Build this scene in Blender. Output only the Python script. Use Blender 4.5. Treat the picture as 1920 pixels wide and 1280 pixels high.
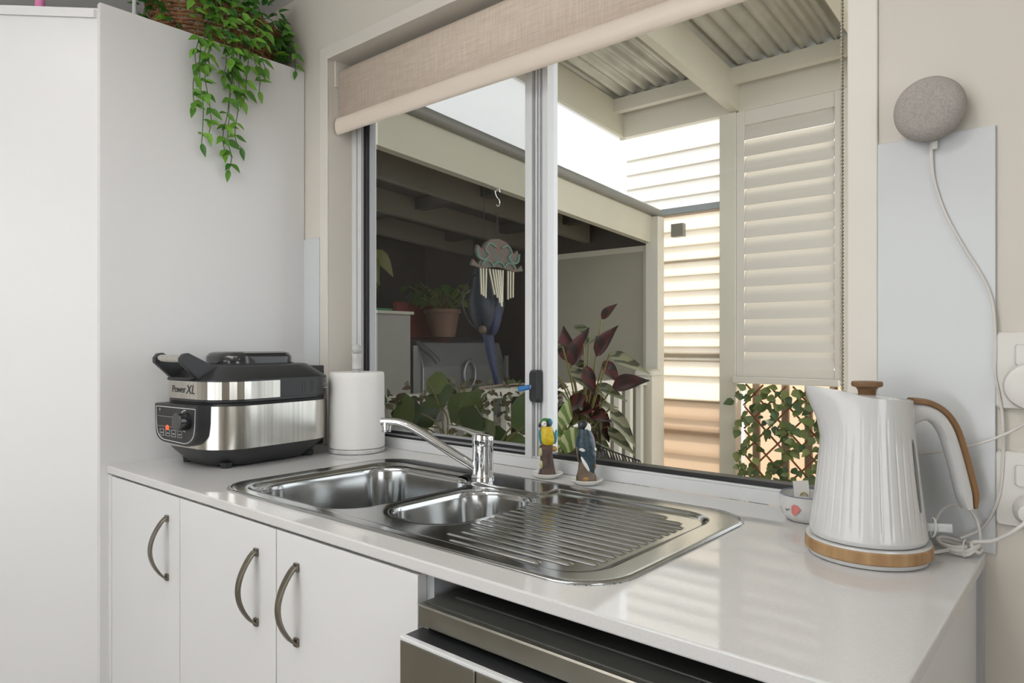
import bpy, bmesh, math, random
from mathutils import Vector, Matrix
random.seed(7)
PI = math.pi
for o in list(bpy.data.objects):
    bpy.data.objects.remove(o, do_unlink=True)
scn = bpy.context.scene
C = scn.collection

# ------------------------------------------------------------------ camera
FPX, VH, TH = 1302.06, 644.6, math.radians(40.654)
CAM = Vector((0.0, -1.246, 1.21))
cd = bpy.data.cameras.new('camera'); cam = bpy.data.objects.new('camera', cd); C.objects.link(cam)
cam.location = CAM; cam.rotation_euler = (PI/2, 0, TH)
cd.sensor_fit = 'HORIZONTAL'; cd.sensor_width = 36; cd.lens = FPX/1920*36
cd.shift_y = (VH-640)/1920
cd.clip_start = 0.02; cd.clip_end = 100
scn.camera = cam

# ------------------------------------------------------------------ world, sun, exposure
w = bpy.data.worlds.new('sky'); scn.world = w; w.use_nodes = True
bg = w.node_tree.nodes['Background']; bg.inputs[0].default_value = (0.93, 0.965, 1.0, 1); bg.inputs[1].default_value = 2.3
sd_ = bpy.data.lights.new('sun', 'SUN'); sd_.energy = 5.0; sd_.angle = math.radians(2); sd_.color = (1, 0.94, 0.84)
sun = bpy.data.objects.new('sun', sd_); C.objects.link(sun)
sun.rotation_euler = Vector((-0.30, -0.62, -0.72)).to_track_quat('-Z', 'Y').to_euler()
def area(name, loc, target, sx, sy, e, col=(1, 1, 1)):
    l = bpy.data.lights.new(name, 'AREA'); l.shape = 'RECTANGLE'; l.size = sx; l.size_y = sy; l.energy = e; l.color = col
    o = bpy.data.objects.new(name, l); C.objects.link(o); o.location = loc
    o.rotation_euler = (Vector(target)-Vector(loc)).to_track_quat('-Z', 'Y').to_euler()
    return o
# added fill light standing in for daylight at an unseen sliding door
area('door_fill', (-1.1, -3.5, 1.2), (-1.1, 0, 1.3), 2.1, 2.0, 3.5, (0.98, 0.99, 1))
# added fill light from the right, at a made-up side window
area('side_fill', (1.86, -1.9, 1.45), (-2.0, -1.5, 1.45), 1.1, 1.1, 5, (0.98, 0.99, 1))
area('fill_lamp_down', (-1.15, -1.6, 2.015), (-1.15, -1.6, 0), 1.1, 0.05, 2.0, (1, 0.985, 0.96)).rotation_euler = (0, 0, 0)  # added downward fill, from an unseen made-up pendant
area('fill_lamp_up', (-1.15, -1.6, 2.055), (-1.15, -1.6, 3), 1.1, 0.05, 22, (1, 0.985, 0.96)).rotation_euler = (PI, 0, 0)  # added upward fill, imitates flash bounced off the ceiling
scn.view_settings.view_transform = 'Standard'; scn.view_settings.look = 'None'
scn.view_settings.exposure = 0.0; scn.view_settings.gamma = 1.0; scn.view_settings.use_curve_mapping = False

# ------------------------------------------------------------------ materials
M = {}
def mat(name, col, rough=0.5, metal=0.0, spec=0.5, var=0.0, vscale=20.0, bump=0.0, bscale=60.0, stretch=None, col2=None, emit=0.0, coat=0.0, rvar=0.0):
    m = bpy.data.materials.new(name); m.use_nodes = True
    nt = m.node_tree; b = nt.nodes['Principled BSDF']
    c4 = (*col, 1)
    b.inputs['Base Color'].default_value = c4; b.inputs['Roughness'].default_value = rough
    b.inputs['Metallic'].default_value = metal; b.inputs['Specular IOR Level'].default_value = spec
    if coat: b.inputs['Coat Weight'].default_value = coat; b.inputs['Coat Roughness'].default_value = 0.05
    if emit:
        b.inputs['Emission Color'].default_value = c4; b.inputs['Emission Strength'].default_value = emit
    tc = nt.nodes.new('ShaderNodeTexCoord'); mp = nt.nodes.new('ShaderNodeMapping')
    nt.links.new(tc.outputs['Object'], mp.inputs[0])
    if stretch: mp.inputs['Scale'].default_value = stretch
    if var or col2:
        n = nt.nodes.new('ShaderNodeTexNoise'); n.inputs['Scale'].default_value = vscale; n.inputs['Detail'].default_value = 4
        nt.links.new(mp.outputs[0], n.inputs['Vector'])
        r = nt.nodes.new('ShaderNodeValToRGB'); nt.links.new(n.outputs['Fac'], r.inputs[0])
        c2 = col2 or tuple(max(0, x*(1-var)) for x in col)
        r.color_ramp.elements[0].position = 0.35; r.color_ramp.elements[1].position = 0.65
        r.color_ramp.elements[0].color = (*c2, 1); r.color_ramp.elements[1].color = c4
        nt.links.new(r.outputs[0], b.inputs['Base Color'])
        if rvar:
            mr = nt.nodes.new('ShaderNodeMapRange'); nt.links.new(n.outputs['Fac'], mr.inputs[0])
            mr.inputs[3].default_value = rough; mr.inputs[4].default_value = rough+rvar
            nt.links.new(mr.outputs[0], b.inputs['Roughness'])
    if bump:
        n2 = nt.nodes.new('ShaderNodeTexNoise'); n2.inputs['Scale'].default_value = bscale; n2.inputs['Detail'].default_value = 3
        nt.links.new(mp.outputs[0], n2.inputs['Vector'])
        bp = nt.nodes.new('ShaderNodeBump'); bp.inputs['Strength'].default_value = bump; bp.inputs['Distance'].default_value = 0.002
        nt.links.new(n2.outputs['Fac'], bp.inputs['Height']); nt.links.new(bp.outputs[0], b.inputs['Normal'])
    M[name] = m
    return m
def leafmat(name, c1, c2, rough=0.45, stripe=None):
    m = bpy.data.materials.new(name); m.use_nodes = True; nt = m.node_tree; b = nt.nodes['Principled BSDF']
    b.inputs['Roughness'].default_value = rough
    oi = nt.nodes.new('ShaderNodeObjectInfo'); mx = nt.nodes.new('ShaderNodeMix'); mx.data_type = 'RGBA'
    nt.links.new(oi.outputs['Random'], mx.inputs[0]); mx.inputs[6].default_value = (*c1, 1); mx.inputs[7].default_value = (*c2, 1)
    out = mx.outputs[2]
    if stripe:
        tc = nt.nodes.new('ShaderNodeTexCoord'); wv = nt.nodes.new('ShaderNodeTexWave'); wv.bands_direction = 'DIAGONAL'
        wv.inputs['Scale'].default_value = stripe[1]; wv.inputs['Distortion'].default_value = 3
        nt.links.new(tc.outputs['Object'], wv.inputs[0])
        r = nt.nodes.new('ShaderNodeValToRGB'); r.color_ramp.elements[0].position = 0.55; r.color_ramp.elements[1].position = 0.75
        nt.links.new(wv.outputs['Fac'], r.inputs[0])
        m2 = nt.nodes.new('ShaderNodeMix'); m2.data_type = 'RGBA'; nt.links.new(r.outputs[0], m2.inputs[0])
        nt.links.new(out, m2.inputs[6]); m2.inputs[7].default_value = (*stripe[0], 1); out = m2.outputs[2]
    nt.links.new(out, b.inputs['Base Color']); M[name] = m
def thin(name, col, transp, glossy=0.1, rough=0.02, kind='glass', flute=0):
    """thin sheet: clear share + translucent / glossy share"""
    m = bpy.data.materials.new(name); m.use_nodes = True; nt = m.node_tree; nt.nodes.clear()
    out = nt.nodes.new('ShaderNodeOutputMaterial'); tr = nt.nodes.new('ShaderNodeBsdfTransparent')
    mx = nt.nodes.new('ShaderNodeMixShader')
    if kind == 'glass':
        tr.inputs[0].default_value = (*col, 1)
        gl = nt.nodes.new('ShaderNodeBsdfGlossy'); gl.inputs['Roughness'].default_value = rough
        fr = nt.nodes.new('ShaderNodeFresnel'); fr.inputs[0].default_value = 1.10
        nt.links.new(fr.outputs[0], mx.inputs[0]); nt.links.new(tr.outputs[0], mx.inputs[1]); nt.links.new(gl.outputs[0], mx.inputs[2])
    else:
        tl = nt.nodes.new('ShaderNodeBsdfTranslucent'); df = nt.nodes.new('ShaderNodeBsdfDiffuse')
        tl.inputs[0].default_value = (*col, 1); df.inputs[0].default_value = (*col, 1)
        m2 = nt.nodes.new('ShaderNodeMixShader'); m2.inputs[0].default_value = 0.35 if kind == 'poly' else 0.9
        nt.links.new(tl.outputs[0], m2.inputs[1]); nt.links.new(df.outputs[0], m2.inputs[2])
        mx.inputs[0].default_value = 1-transp
        nt.links.new(tr.outputs[0], mx.inputs[1]); nt.links.new(m2.outputs[0], mx.inputs[2])
        if flute:
            tc = nt.nodes.new('ShaderNodeTexCoord'); wv = nt.nodes.new('ShaderNodeTexWave'); wv.bands_direction = 'X' if flute > 0 else 'Z'
            wv.inputs['Scale'].default_value = abs(flute); nt.links.new(tc.outputs['Object'], wv.inputs[0])
            mr = nt.nodes.new('ShaderNodeMapRange'); mr.inputs[3].default_value = 1-transp-0.12; mr.inputs[4].default_value = min(1, 1-transp+0.12)
            nt.links.new(wv.outputs['Fac'], mr.inputs[0]); nt.links.new(mr.outputs[0], mx.inputs[0])
    nt.links.new(mx.outputs[0], out.inputs[0]); M[name] = m

mat('wall_paint', (0.66, 0.62, 0.555), 0.6, var=0.03, vscale=3, bump=0.05, bscale=200)
mat('trim_paint', (0.72, 0.68, 0.62), 0.4, var=0.02, vscale=4)
mat('ceiling_paint', (0.88, 0.87, 0.85), 0.8, bump=0.05, bscale=150)
mat('floor_vinyl', (0.36, 0.31, 0.26), 0.35, col2=(0.28, 0.23, 0.19), vscale=6, stretch=(1, 8, 1))
mat('laminate', (0.73, 0.73, 0.73), 0.28, var=0.015, vscale=2)
mat('stone', (0.66, 0.655, 0.65), 0.045, var=0.05, vscale=350, spec=0.55)
mat('acrylic', (0.62, 0.64, 0.65), 0.16)
mat('alu_white', (0.66, 0.67, 0.68), 0.35)
mat('alu_grey', (0.42, 0.43, 0.45), 0.35)
mat('black_rubber', (0.012, 0.012, 0.014), 0.4)
mat('sink_steel', (0.50, 0.51, 0.51), 0.10, 1.0, var=0.12, vscale=9, rvar=0.08)
mat('brushed_steel', (0.66, 0.64, 0.59), 0.2, 1.0, var=0.2, vscale=40, stretch=(3, 3, 0.02))
mat('fridge_steel', (0.28, 0.27, 0.235), 0.3, 0.9, var=0.06, vscale=30, stretch=(1, 1, 0.05))
mat('fridge_top', (0.075, 0.078, 0.07), 0.3, 0.3, var=0.2, vscale=10)
mat('chrome', (0.80, 0.81, 0.82), 0.04, 1.0)
mat('bronze', (0.27, 0.245, 0.20), 0.3, 1.0, var=0.3, vscale=25)
mat('black_plastic', (0.022, 0.023, 0.025), 0.35)
mat('charcoal_plastic', (0.024, 0.025, 0.027), 0.38)
mat('dark_glass', (0.02, 0.021, 0.023), 0.12, coat=0.5)
mat('print_white', (0.6, 0.6, 0.6), 0.5)
mat('print_black', (0.02, 0.02, 0.02), 0.5)
mat('red_led', (0.9, 0.10, 0.03), 0.4, emit=0.6)
mat('paper', (0.80, 0.79, 0.77), 0.9, bump=0.35, bscale=90)
mat('marble', (0.66, 0.66, 0.65), 0.25, col2=(0.45, 0.45, 0.45), vscale=25)
mat('kettle_white', (0.63, 0.63, 0.625), 0.16, coat=0.3)
mat('kettle_wood', (0.27, 0.145, 0.06), 0.45, col2=(0.15, 0.075, 0.03), vscale=22, stretch=(1, 1, 0.12))
mat('base_wood', (0.44, 0.28, 0.135), 0.5, col2=(0.32, 0.18, 0.08), vscale=60, stretch=(1, 1, 0.1))
mat('grey_window', (0.19, 0.19, 0.18), 0.2)
mat('white_plastic', (0.70, 0.68, 0.64), 0.3)
mat('cord_white', (0.68, 0.66, 0.63), 0.4)
mat('speaker_fabric', (0.43, 0.40, 0.37), 0.95, var=0.22, vscale=420, bump=0.4, bscale=500)
mat('ceramic', (0.74, 0.73, 0.70), 0.15, coat=0.3)
mat('bowl_enamel', (0.66, 0.66, 0.65), 0.2)
mat('rim_blue', (0.20, 0.22, 0.30), 0.3)
mat('print_pink', (0.62, 0.20, 0.18), 0.4)
mat('sachet', (0.74, 0.73, 0.70), 0.5)
mat('sachet_dark', (0.03, 0.04, 0.06), 0.4)
mat('sachet_gold', (0.45, 0.33, 0.08), 0.4)
mat('bead', (0.45, 0.40, 0.32), 0.35)
mat('wicker', (0.34, 0.155, 0.055), 0.5, col2=(0.17, 0.07, 0.025), vscale=40)
mat('vine_stem', (0.06, 0.11, 0.02), 0.5)
mat('green_glass', (0.10, 0.17, 0.11), 0.1)
mat('clear_glass', (0.55, 0.57, 0.56), 0.05, coat=0.5)
mat('pink_wax', (0.75, 0.22, 0.45), 0.5)
mat('blue_plastic', (0.02, 0.16, 0.42), 0.35)
mat('lens', (1, 0.97, 0.92), 0.5, emit=4)
# figurines
mat('macaw_yellow', (0.72, 0.52, 0.02), 0.4, col2=(0.50, 0.34, 0.01), vscale=90, bump=0.6, bscale=180)
mat('macaw_blue', (0.03, 0.27, 0.40), 0.35, var=0.4, vscale=60)
mat('macaw_green', (0.05, 0.22, 0.05), 0.35, var=0.3, vscale=60)
mat('bird_black', (0.015, 0.016, 0.02), 0.35)
mat('bird_white', (0.72, 0.71, 0.67), 0.4)
mat('stump', (0.10, 0.055, 0.04), 0.5, var=0.5, vscale=60, bump=0.9, bscale=90)
mat('stump_tan', (0.17, 0.12, 0.08), 0.5, var=0.45, vscale=50, bump=0.9, bscale=90)
mat('moss', (0.52, 0.50, 0.28), 0.6, var=0.3, vscale=60)
mat('fungus', (0.42, 0.23, 0.07), 0.5, var=0.3, vscale=50)
mat('magpie_blue', (0.035, 0.075, 0.10), 0.3, col2=(0.012, 0.02, 0.028), vscale=80, bump=0.9, bscale=110)
# outdoors
mat('cream_paint', (0.60, 0.57, 0.45), 0.5, var=0.04, vscale=3)
mat('cream_light', (0.68, 0.65, 0.56), 0.5, var=0.03, vscale=3)
mat('gutter', (0.24, 0.235, 0.21), 0.45)
mat('zinc', (0.50, 0.49, 0.43), 0.42, 0.5, var=0.2, vscale=5)
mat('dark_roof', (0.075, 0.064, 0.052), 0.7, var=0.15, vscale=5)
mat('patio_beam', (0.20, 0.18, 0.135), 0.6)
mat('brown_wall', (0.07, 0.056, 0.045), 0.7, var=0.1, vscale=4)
mat('screen_panel', (0.38, 0.36, 0.285), 0.7, var=0.05, vscale=4)
mat('shutter_paint', (0.70, 0.665, 0.60), 0.4)
mat('deck', (0.28, 0.24, 0.19), 0.7, var=0.2, vscale=8)
mat('cabinet_grey', (0.42, 0.41, 0.37), 0.5, var=0.06, vscale=20)
mat('bbq_grey', (0.34, 0.35, 0.35), 0.35, 0.6)
mat('bbq_dark', (0.12, 0.12, 0.12), 0.4)
mat('terracotta', (0.24, 0.14, 0.10), 0.7, var=0.2, vscale=10)
mat('pot_cream', (0.50, 0.46, 0.36), 0.6)
mat('pot_dark', (0.05, 0.04, 0.035), 0.6)
mat('soil', (0.05, 0.035, 0.025), 0.95)
mat('trellis_wood', (0.22, 0.085, 0.03), 0.6)
mat('blue_grey', (0.34, 0.38, 0.40), 0.5)
mat('peach_wood', (0.50, 0.40, 0.29), 0.6)
mat('fence_line', (0.16, 0.11, 0.06), 0.7)
mat('trunk_brown', (0.32, 0.25, 0.18), 0.8)
mat('net_black', (0.02, 0.02, 0.022), 0.5)
mat('chime_wood', (0.22, 0.10, 0.08), 0.6, col2=(0.10, 0.16, 0.13), vscale=30)
mat('chime_green', (0.16, 0.25, 0.20), 0.6)
mat('chime_tube', (0.62, 0.58, 0.46), 0.3, 0.4)
mat('iron', (0.03, 0.028, 0.025), 0.5)
mat('parrot_blue', (0.015, 0.028, 0.095), 0.5, var=0.4, vscale=50)
mat('parrot_belly', (0.022, 0.035, 0.055), 0.5, var=0.4, vscale=40)
mat('board_red', (0.25, 0.06, 0.04), 0.6)
mat('table_green', (0.06, 0.24, 0.10), 0.5)
mat('weather_board', (0.66, 0.64, 0.60), 0.6)
leafmat('vine_leaf', (0.03, 0.14, 0.013), (0.18, 0.40, 0.035))
leafmat('ivy_leaf', (0.03, 0.065, 0.015), (0.18, 0.22, 0.06))
leafmat('calathea_red', (0.055, 0.014, 0.014), (0.11, 0.028, 0.026), 0.35, ((0.03, 0.016, 0.013), 1.2))
leafmat('calathea_green', (0.12, 0.14, 0.07), (0.24, 0.23, 0.14), 0.4, ((0.055, 0.06, 0.03), 2.2))
leafmat('bright_leaf', (0.10, 0.19, 0.03), (0.16, 0.26, 0.06), 0.4, ((0.50, 0.50, 0.27), 1.6))
leafmat('dark_leaf', (0.045, 0.09, 0.02), (0.14, 0.19, 0.05), 0.4)
leafmat('olive_leaf', (0.11, 0.12, 0.03), (0.20, 0.20, 0.06), 0.5)
leafmat('red_hedge', (0.10, 0.06, 0.03), (0.07, 0.10, 0.03), 0.5)
mat('leaf_stem', (0.22, 0.20, 0.07), 0.5)
thin('pane_glass', (0.97, 0.98, 0.97), 1)
thin('fly_screen', (0.035, 0.033, 0.03), 0.62, kind='mesh')
thin('polycarb', (0.93, 0.91, 0.86), 0.30, kind='poly', flute=42)
thin('polycarb_side', (0.94, 0.93, 0.90), 0.15, kind='poly')
thin('polycarb_mid', (0.93, 0.86, 0.74), 0.22, kind='poly', flute=42)
thin('polycarb_peach', (0.74, 0.62, 0.50), 0.05, kind='poly', flute=42)
thin('reed_screen', (0.86, 0.70, 0.55), 0.10, kind='poly', flute=-30)

# woven blind cloth
def blind_mat():
    m = bpy.data.materials.new('blind_cloth'); m.use_nodes = True; nt = m.node_tree; b = nt.nodes['Principled BSDF']
    b.inputs['Roughness'].default_value = 0.85
    tc = nt.nodes.new('ShaderNodeTexCoord'); cols = []
    for sc in ((14, 14, 400), (400, 14, 14)):
        mp = nt.nodes.new('ShaderNodeMapping'); mp.inputs['Scale'].default_value = sc; nt.links.new(tc.outputs['Object'], mp.inputs[0])
        n = nt.nodes.new('ShaderNodeTexNoise'); n.inputs['Scale'].default_value = 1.0; n.inputs['Detail'].default_value = 2
        nt.links.new(mp.outputs[0], n.inputs['Vector']); cols.append(n)
    ad = nt.nodes.new('ShaderNodeMath'); ad.operation = 'ADD'; nt.links.new(cols[0].outputs['Fac'], ad.inputs[0]); nt.links.new(cols[1].outputs['Fac'], ad.inputs[1])
    r = nt.nodes.new('ShaderNodeValToRGB'); mr = nt.nodes.new('ShaderNodeMapRange'); mr.inputs[1].default_value = 0.6; mr.inputs[2].default_value = 1.4
    nt.links.new(ad.outputs[0], mr.inputs[0]); nt.links.new(mr.outputs[0], r.inputs[0])
    r.color_ramp.elements[0].color = (0.60, 0.485, 0.39, 1); r.color_ramp.elements[1].color = (0.82, 0.70, 0.595, 1)
    nt.links.new(r.outputs[0], b.inputs['Base Color'])
    bp = nt.nodes.new('ShaderNodeBump'); bp.inputs['Strength'].default_value = 0.25; bp.inputs['Distance'].default_value = 0.001
    nt.links.new(ad.outputs[0], bp.inputs['Height']); nt.links.new(bp.outputs[0], b.inputs['Normal'])
    M['blind_cloth'] = m
blind_mat()
mat('blind_rail', (0.78, 0.68, 0.58), 0.3)

# ------------------------------------------------------------------ builders
ORG = {}
class MB:
    def __init__(s): s.v = []; s.f = []
    def add(s, vs, fs):
        n = len(s.v); s.v += [tuple(p) for p in vs]; s.f += [tuple(i+n for i in f) for f in fs]; return s
    def box(s, a, b):
        x0, y0, z0 = a; x1, y1, z1 = b
        x0, x1 = min(x0, x1), max(x0, x1); y0, y1 = min(y0, y1), max(y0, y1); z0, z1 = min(z0, z1), max(z0, z1)
        return s.add([(x0,y0,z0),(x1,y0,z0),(x1,y1,z0),(x0,y1,z0),(x0,y0,z1),(x1,y0,z1),(x1,y1,z1),(x0,y1,z1)],
                     [(0,3,2,1),(4,5,6,7),(0,1,5,4),(1,2,6,5),(2,3,7,6),(3,0,4,7)])
    def loft(s, loops, cap0=True, cap1=True):
        n = len(loops[0]); vs = [p for l in loops for p in l]; fs = []
        for k in range(len(loops)-1):
            for i in range(n):
                j = (i+1) % n
                fs.append((k*n+i, k*n+j, (k+1)*n+j, (k+1)*n+i))
        if cap0: fs.append(tuple(range(n-1, -1, -1)))
        if cap1: fs.append(tuple(range((len(loops)-1)*n, len(loops)*n)))
        return s.add(vs, fs)
    def lathe(s, prof, c=(0, 0, 0), seg=32, ex=1.0, ey=1.0, cap=True):
        loops = [[(c[0]+ex*r*math.cos(2*PI*i/seg), c[1]+ey*r*math.sin(2*PI*i/seg), c[2]+z) for i in range(seg)] for r, z in prof]
        return s.loft(loops, cap, cap)
    def tube(s, path, r, seg=8, cap=True, closed=False, flat=None):
        P = [Vector(p) for p in path]; n = len(P)
        if callable(r): rr_ = [r(i/(n-1)) for i in range(n)]
        else: rr_ = [r]*n
        T = []
        for i in range(n):
            if closed: t = P[(i+1) % n]-P[i-1]
            else: t = P[min(i+1, n-1)]-P[max(i-1, 0)]
            T.append(t.normalized() if t.length > 1e-9 else Vector((0, 0, 1)))
        up = Vector((0, 0, 1)) if abs(T[0].z) < 0.9 else Vector((1, 0, 0))
        N = (up-T[0]*up.dot(T[0])).normalized(); loops = []
        for i in range(n):
            N = (N-T[i]*N.dot(T[i])).normalized(); B = T[i].cross(N)
            fl = flat or (1, 1)
            loops.append([P[i]+(N*math.cos(2*PI*k/seg)*fl[0]+B*math.sin(2*PI*k/seg)*fl[1])*rr_[i] for k in range(seg)])
        if closed: return s.loft(loops+[loops[0]], False, False)
        return s.loft(loops, cap, cap)
    def sphere(s, c, rx, ry=None, rz=None, seg=16, rings=10):
        ry = ry or rx; rz = rz or rx; loops = []
        for k in range(1, rings):
            a = -PI/2+PI*k/rings
            loops.append([(c[0]+rx*math.cos(a)*math.cos(2*PI*i/seg), c[1]+ry*math.cos(a)*math.sin(2*PI*i/seg), c[2]+rz*math.sin(a)) for i in range(seg)])
        return s.loft(loops)
    def prism(s, poly, axis, a, b):
        def p3(p, t):
            return (t, p[0], p[1]) if axis == 'x' else ((p[0], t, p[1]) if axis == 'y' else (p[0], p[1], t))
        return s.loft([[p3(p, a) for p in poly], [p3(p, b) for p in poly]])
    def build(s, name, mt, parent=None, smooth=False, bevel=0, world=True, angle=40, sub=0):
        me = bpy.data.meshes.new(name); off = Vector((0, 0, 0)); base = None
        if parent is None:
            xs = [p[0] for p in s.v]; ys = [p[1] for p in s.v]; zs = [p[2] for p in s.v]
            base = Vector(((min(xs)+max(xs))/2, (min(ys)+max(ys))/2, min(zs))); off = base
        elif world: off = ORG.get(parent.name, Vector((0, 0, 0)))
        me.from_pydata([tuple(Vector(p)-off) for p in s.v], [], s.f)
        bm = bmesh.new(); bm.from_mesh(me); bmesh.ops.recalc_face_normals(bm, faces=bm.faces); bm.to_mesh(me); bm.free()
        me.materials.append(M[mt])
        o = bpy.data.objects.new(name, me); C.objects.link(o)
        if smooth:
            me.polygons.foreach_set('use_smooth', [True]*len(me.polygons))
            try: me.set_sharp_from_angle(angle=math.radians(angle))
            except Exception: pass
        if bevel:
            bv = o.modifiers.new('bevel', 'BEVEL'); bv.width = bevel; bv.segments = 2; bv.limit_method = 'ANGLE'
        if sub:
            sb = o.modifiers.new('sub', 'SUBSURF'); sb.levels = sub; sb.render_levels = sub
        if parent: o.parent = parent; ORG[o.name] = ORG.get(parent.name, Vector((0, 0, 0)))
        else: o.location = base; ORG[o.name] = base.copy()
        return o
def tag(o, label, cat, group=None):
    o['label'] = label; o['category'] = cat
    if group: o['group'] = group
    return o
def struct(o, label=None, cat=None):
    o['kind'] = 'structure'
    if label: o['label'] = label
    if cat: o['category'] = cat
    return o
def thing(name, loc, label=None, cat=None, rz=0, group=None):
    o = bpy.data.objects.new(name, None); C.objects.link(o); o.location = loc; o.rotation_euler = (0, 0, rz); o.empty_display_size = 0.05
    ORG[o.name] = Vector(loc)
    if label: tag(o, label, cat, group)
    return o
def bx(name, a, b, mt, parent=None, bevel=0, world=True):
    return MB().box(a, b).build(name, mt, parent, bevel=bevel, world=world)
def rr(hx, hy, r, z, n=6, c=(0, 0)):
    r = min(r, hx-1e-4, hy-1e-4); pts = []
    for sx, sy, a0 in ((1, 1, 0), (-1, 1, PI/2), (-1, -1, PI), (1, -1, 1.5*PI)):
        for k in range(n+1):
            a = a0+PI/2*k/n
            pts.append((c[0]+sx*(hx-r)+r*math.cos(a), c[1]+sy*(hy-r)+r*math.sin(a), z))
    return pts
def smooth_path(pts, n=8):
    P = [Vector(p) for p in pts]; out = []
    for i in range(len(P)-1):
        p0 = P[max(i-1, 0)]; p1 = P[i]; p2 = P[i+1]; p3 = P[min(i+2, len(P)-1)]
        for k in range(n):
            t = k/n
            out.append(0.5*((2*p1)+(p2-p0)*t+(2*p0-5*p1+4*p2-p3)*t*t+(3*p1-p0-3*p2+p3)*t**3))
    out.append(P[-1]); return out
def ray(u, v):
    a = (u-960)/FPX; c, s = math.cos(TH), math.sin(TH)
    return Vector((c*a-s, s*a+c, -(v-VH)/FPX))
def on_x(u, v, x): r = ray(u, v); return CAM+r*((x-CAM.x)/r.x)
def on_y(u, v, y): r = ray(u, v); return CAM+r*((y-CAM.y)/r.y)
def leaf_mesh(name, mt, wid=0.42, bend=0.18, fold=0.12, rows=5, tip=1.0):
    """leaf of unit length along +y, midrib folded, tip drooping"""
    vs = []; fs = []
    for i in range(rows+1):
        t = i/rows; wv = wid*math.sin(PI*min(1, t**0.75))*(1-0.15*t) if 0 < i < rows else 0.012
        z = -bend*t*t
        vs += [(-wv, t, z+fold*wv), (0, t, z), (wv, t, z+fold*wv)]
    for i in range(rows):
        a = i*3
        fs += [(a, a+1, a+4, a+3), (a+1, a+2, a+5, a+4)]
    me = bpy.data.meshes.new(name); me.from_pydata(vs, [], fs); me.materials.append(M[mt])
    me.polygons.foreach_set('use_smooth', [True]*len(me.polygons)); return me
def put_leaf(me, parent, loc, d, n, size, name='leaf'):
    d = Vector(d).normalized(); n = Vector(n); x = d.cross(n)
    if x.length < 1e-4: x = d.cross(Vector((1, 0.3, 0.2)))
    x.normalize(); z = x.cross(d)
    o = bpy.data.objects.new(name, me); C.objects.link(o); o.parent = parent
    m = Matrix((x, d, z)).transposed().to_4x4()
    o.matrix_local = Matrix.Translation(Vector(loc)-ORG.get(parent.name, Vector((0, 0, 0)))) @ m @ Matrix.Scale(size, 4)
    return o
def rv(s=1.0): return Vector((random.uniform(-s, s), random.uniform(-s, s), random.uniform(-s, s)))

# ================================================================== ROOM SHELL
WX0, WX1, WZ0, WZ1 = -1.81, -0.33, 0.88, 2.08     # window opening
RX0, RX1, RY0, RZ = -3.2, 1.9, -3.6, 2.32
b = MB(); b.box((RX0, 0, -0.3), (WX0, 0.13, RZ)); b.box((WX1, 0, -0.3), (RX1, 0.13, RZ)); b.box((WX0, 0, WZ1), (WX1, 0.13, RZ)); b.box((WX0, 0, -0.3), (WX1, 0.13, WZ0))
struct(b.build('wall_back', 'wall_paint'))
struct(bx('wall_left', (RX0-0.1, RY0, -0.1), (RX0, 0.13, RZ), 'wall_paint'))
b = MB()
for y0_, y1_, z0_, z1_ in ((RY0, -2.5, -0.1, RZ), (-1.3, 0.13, -0.1, RZ), (-2.5, -1.3, -0.1, 0.85), (-2.5, -1.3, 2.05, RZ)): b.box((RX1, y0_, z0_), (RX1+0.1, y1_, z1_))
struct(b.build('wall_right', 'wall_paint'))
w2 = thing('added_window', (RX1+0.05, -1.9, 0.85)); struct(w2)  # unseen side window, made up to go with the fill from the right
b = MB()
for y0_, y1_, z0_, z1_ in ((-2.5, -2.46, 0.85, 2.05), (-1.34, -1.3, 0.85, 2.05), (-2.46, -1.34, 0.85, 0.89), (-2.46, -1.34, 2.01, 2.05)): b.box((RX1+0.02, y0_, z0_), (RX1+0.07, y1_, z1_))
b.build('frame', 'alu_white', w2)
MB().add([(RX1+0.045, -2.46, 0.89), (RX1+0.045, -1.34, 0.89), (RX1+0.045, -1.34, 2.01), (RX1+0.045, -2.46, 2.01)], [(0, 1, 2, 3)]).build('pane', 'pane_glass', w2)
b = MB(); b.box((RX0, RY0-0.1, -0.1), (-2.3, RY0, RZ)); b.box((0.1, RY0-0.1, -0.1), (RX1, RY0, RZ)); b.box((-2.3, RY0-0.1, 2.15), (0.1, RY0, RZ))
struct(b.build('wall_front', 'wall_paint'))
struct(bx('floor', (RX0, RY0, -0.1), (RX1, 0.0, 0.0), 'floor_vinyl'))
struct(bx('ceiling', (RX0, RY0, RZ), (RX1, 0.13, RZ+0.08), 'ceiling_paint'))
# architrave round the window
b = MB(); b.box((-1.849, -0.005, 0.9), (WX0, 0.0, 2.12)); b.box((WX1, -0.005, 0.9), (-0.284, 0.0, 2.12)); b.box((WX0, -0.005, WZ1), (WX1, 0.0, 2.12))
struct(b.build('trim_1', 'trim_paint', bevel=0.002))
# unseen glazed sliding door behind the viewer, added as a daylight source
d1 = thing('added_door', (-1.1, RY0, 0)); struct(d1)
b = MB()
for x in (-2.3, -1.13, 0.04): b.box((x, RY0-0.08, 0), (x+0.06, RY0-0.02, 2.15))
b.box((-2.3, RY0-0.08, 2.09), (0.1, RY0-0.02, 2.15)); b.box((-2.3, RY0-0.08, 0), (0.1, RY0-0.02, 0.05))
b.build('door_frame', 'alu_white', d1)
for xa, xb in ((-2.24, -1.13), (-1.07, 0.04)): MB().add([(xa, RY0-0.05, 0.05), (xb, RY0-0.05, 0.05), (xb, RY0-0.05, 2.09), (xa, RY0-0.05, 2.09)], [(0, 1, 2, 3)]).build('pane', 'pane_glass', d1)
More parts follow.
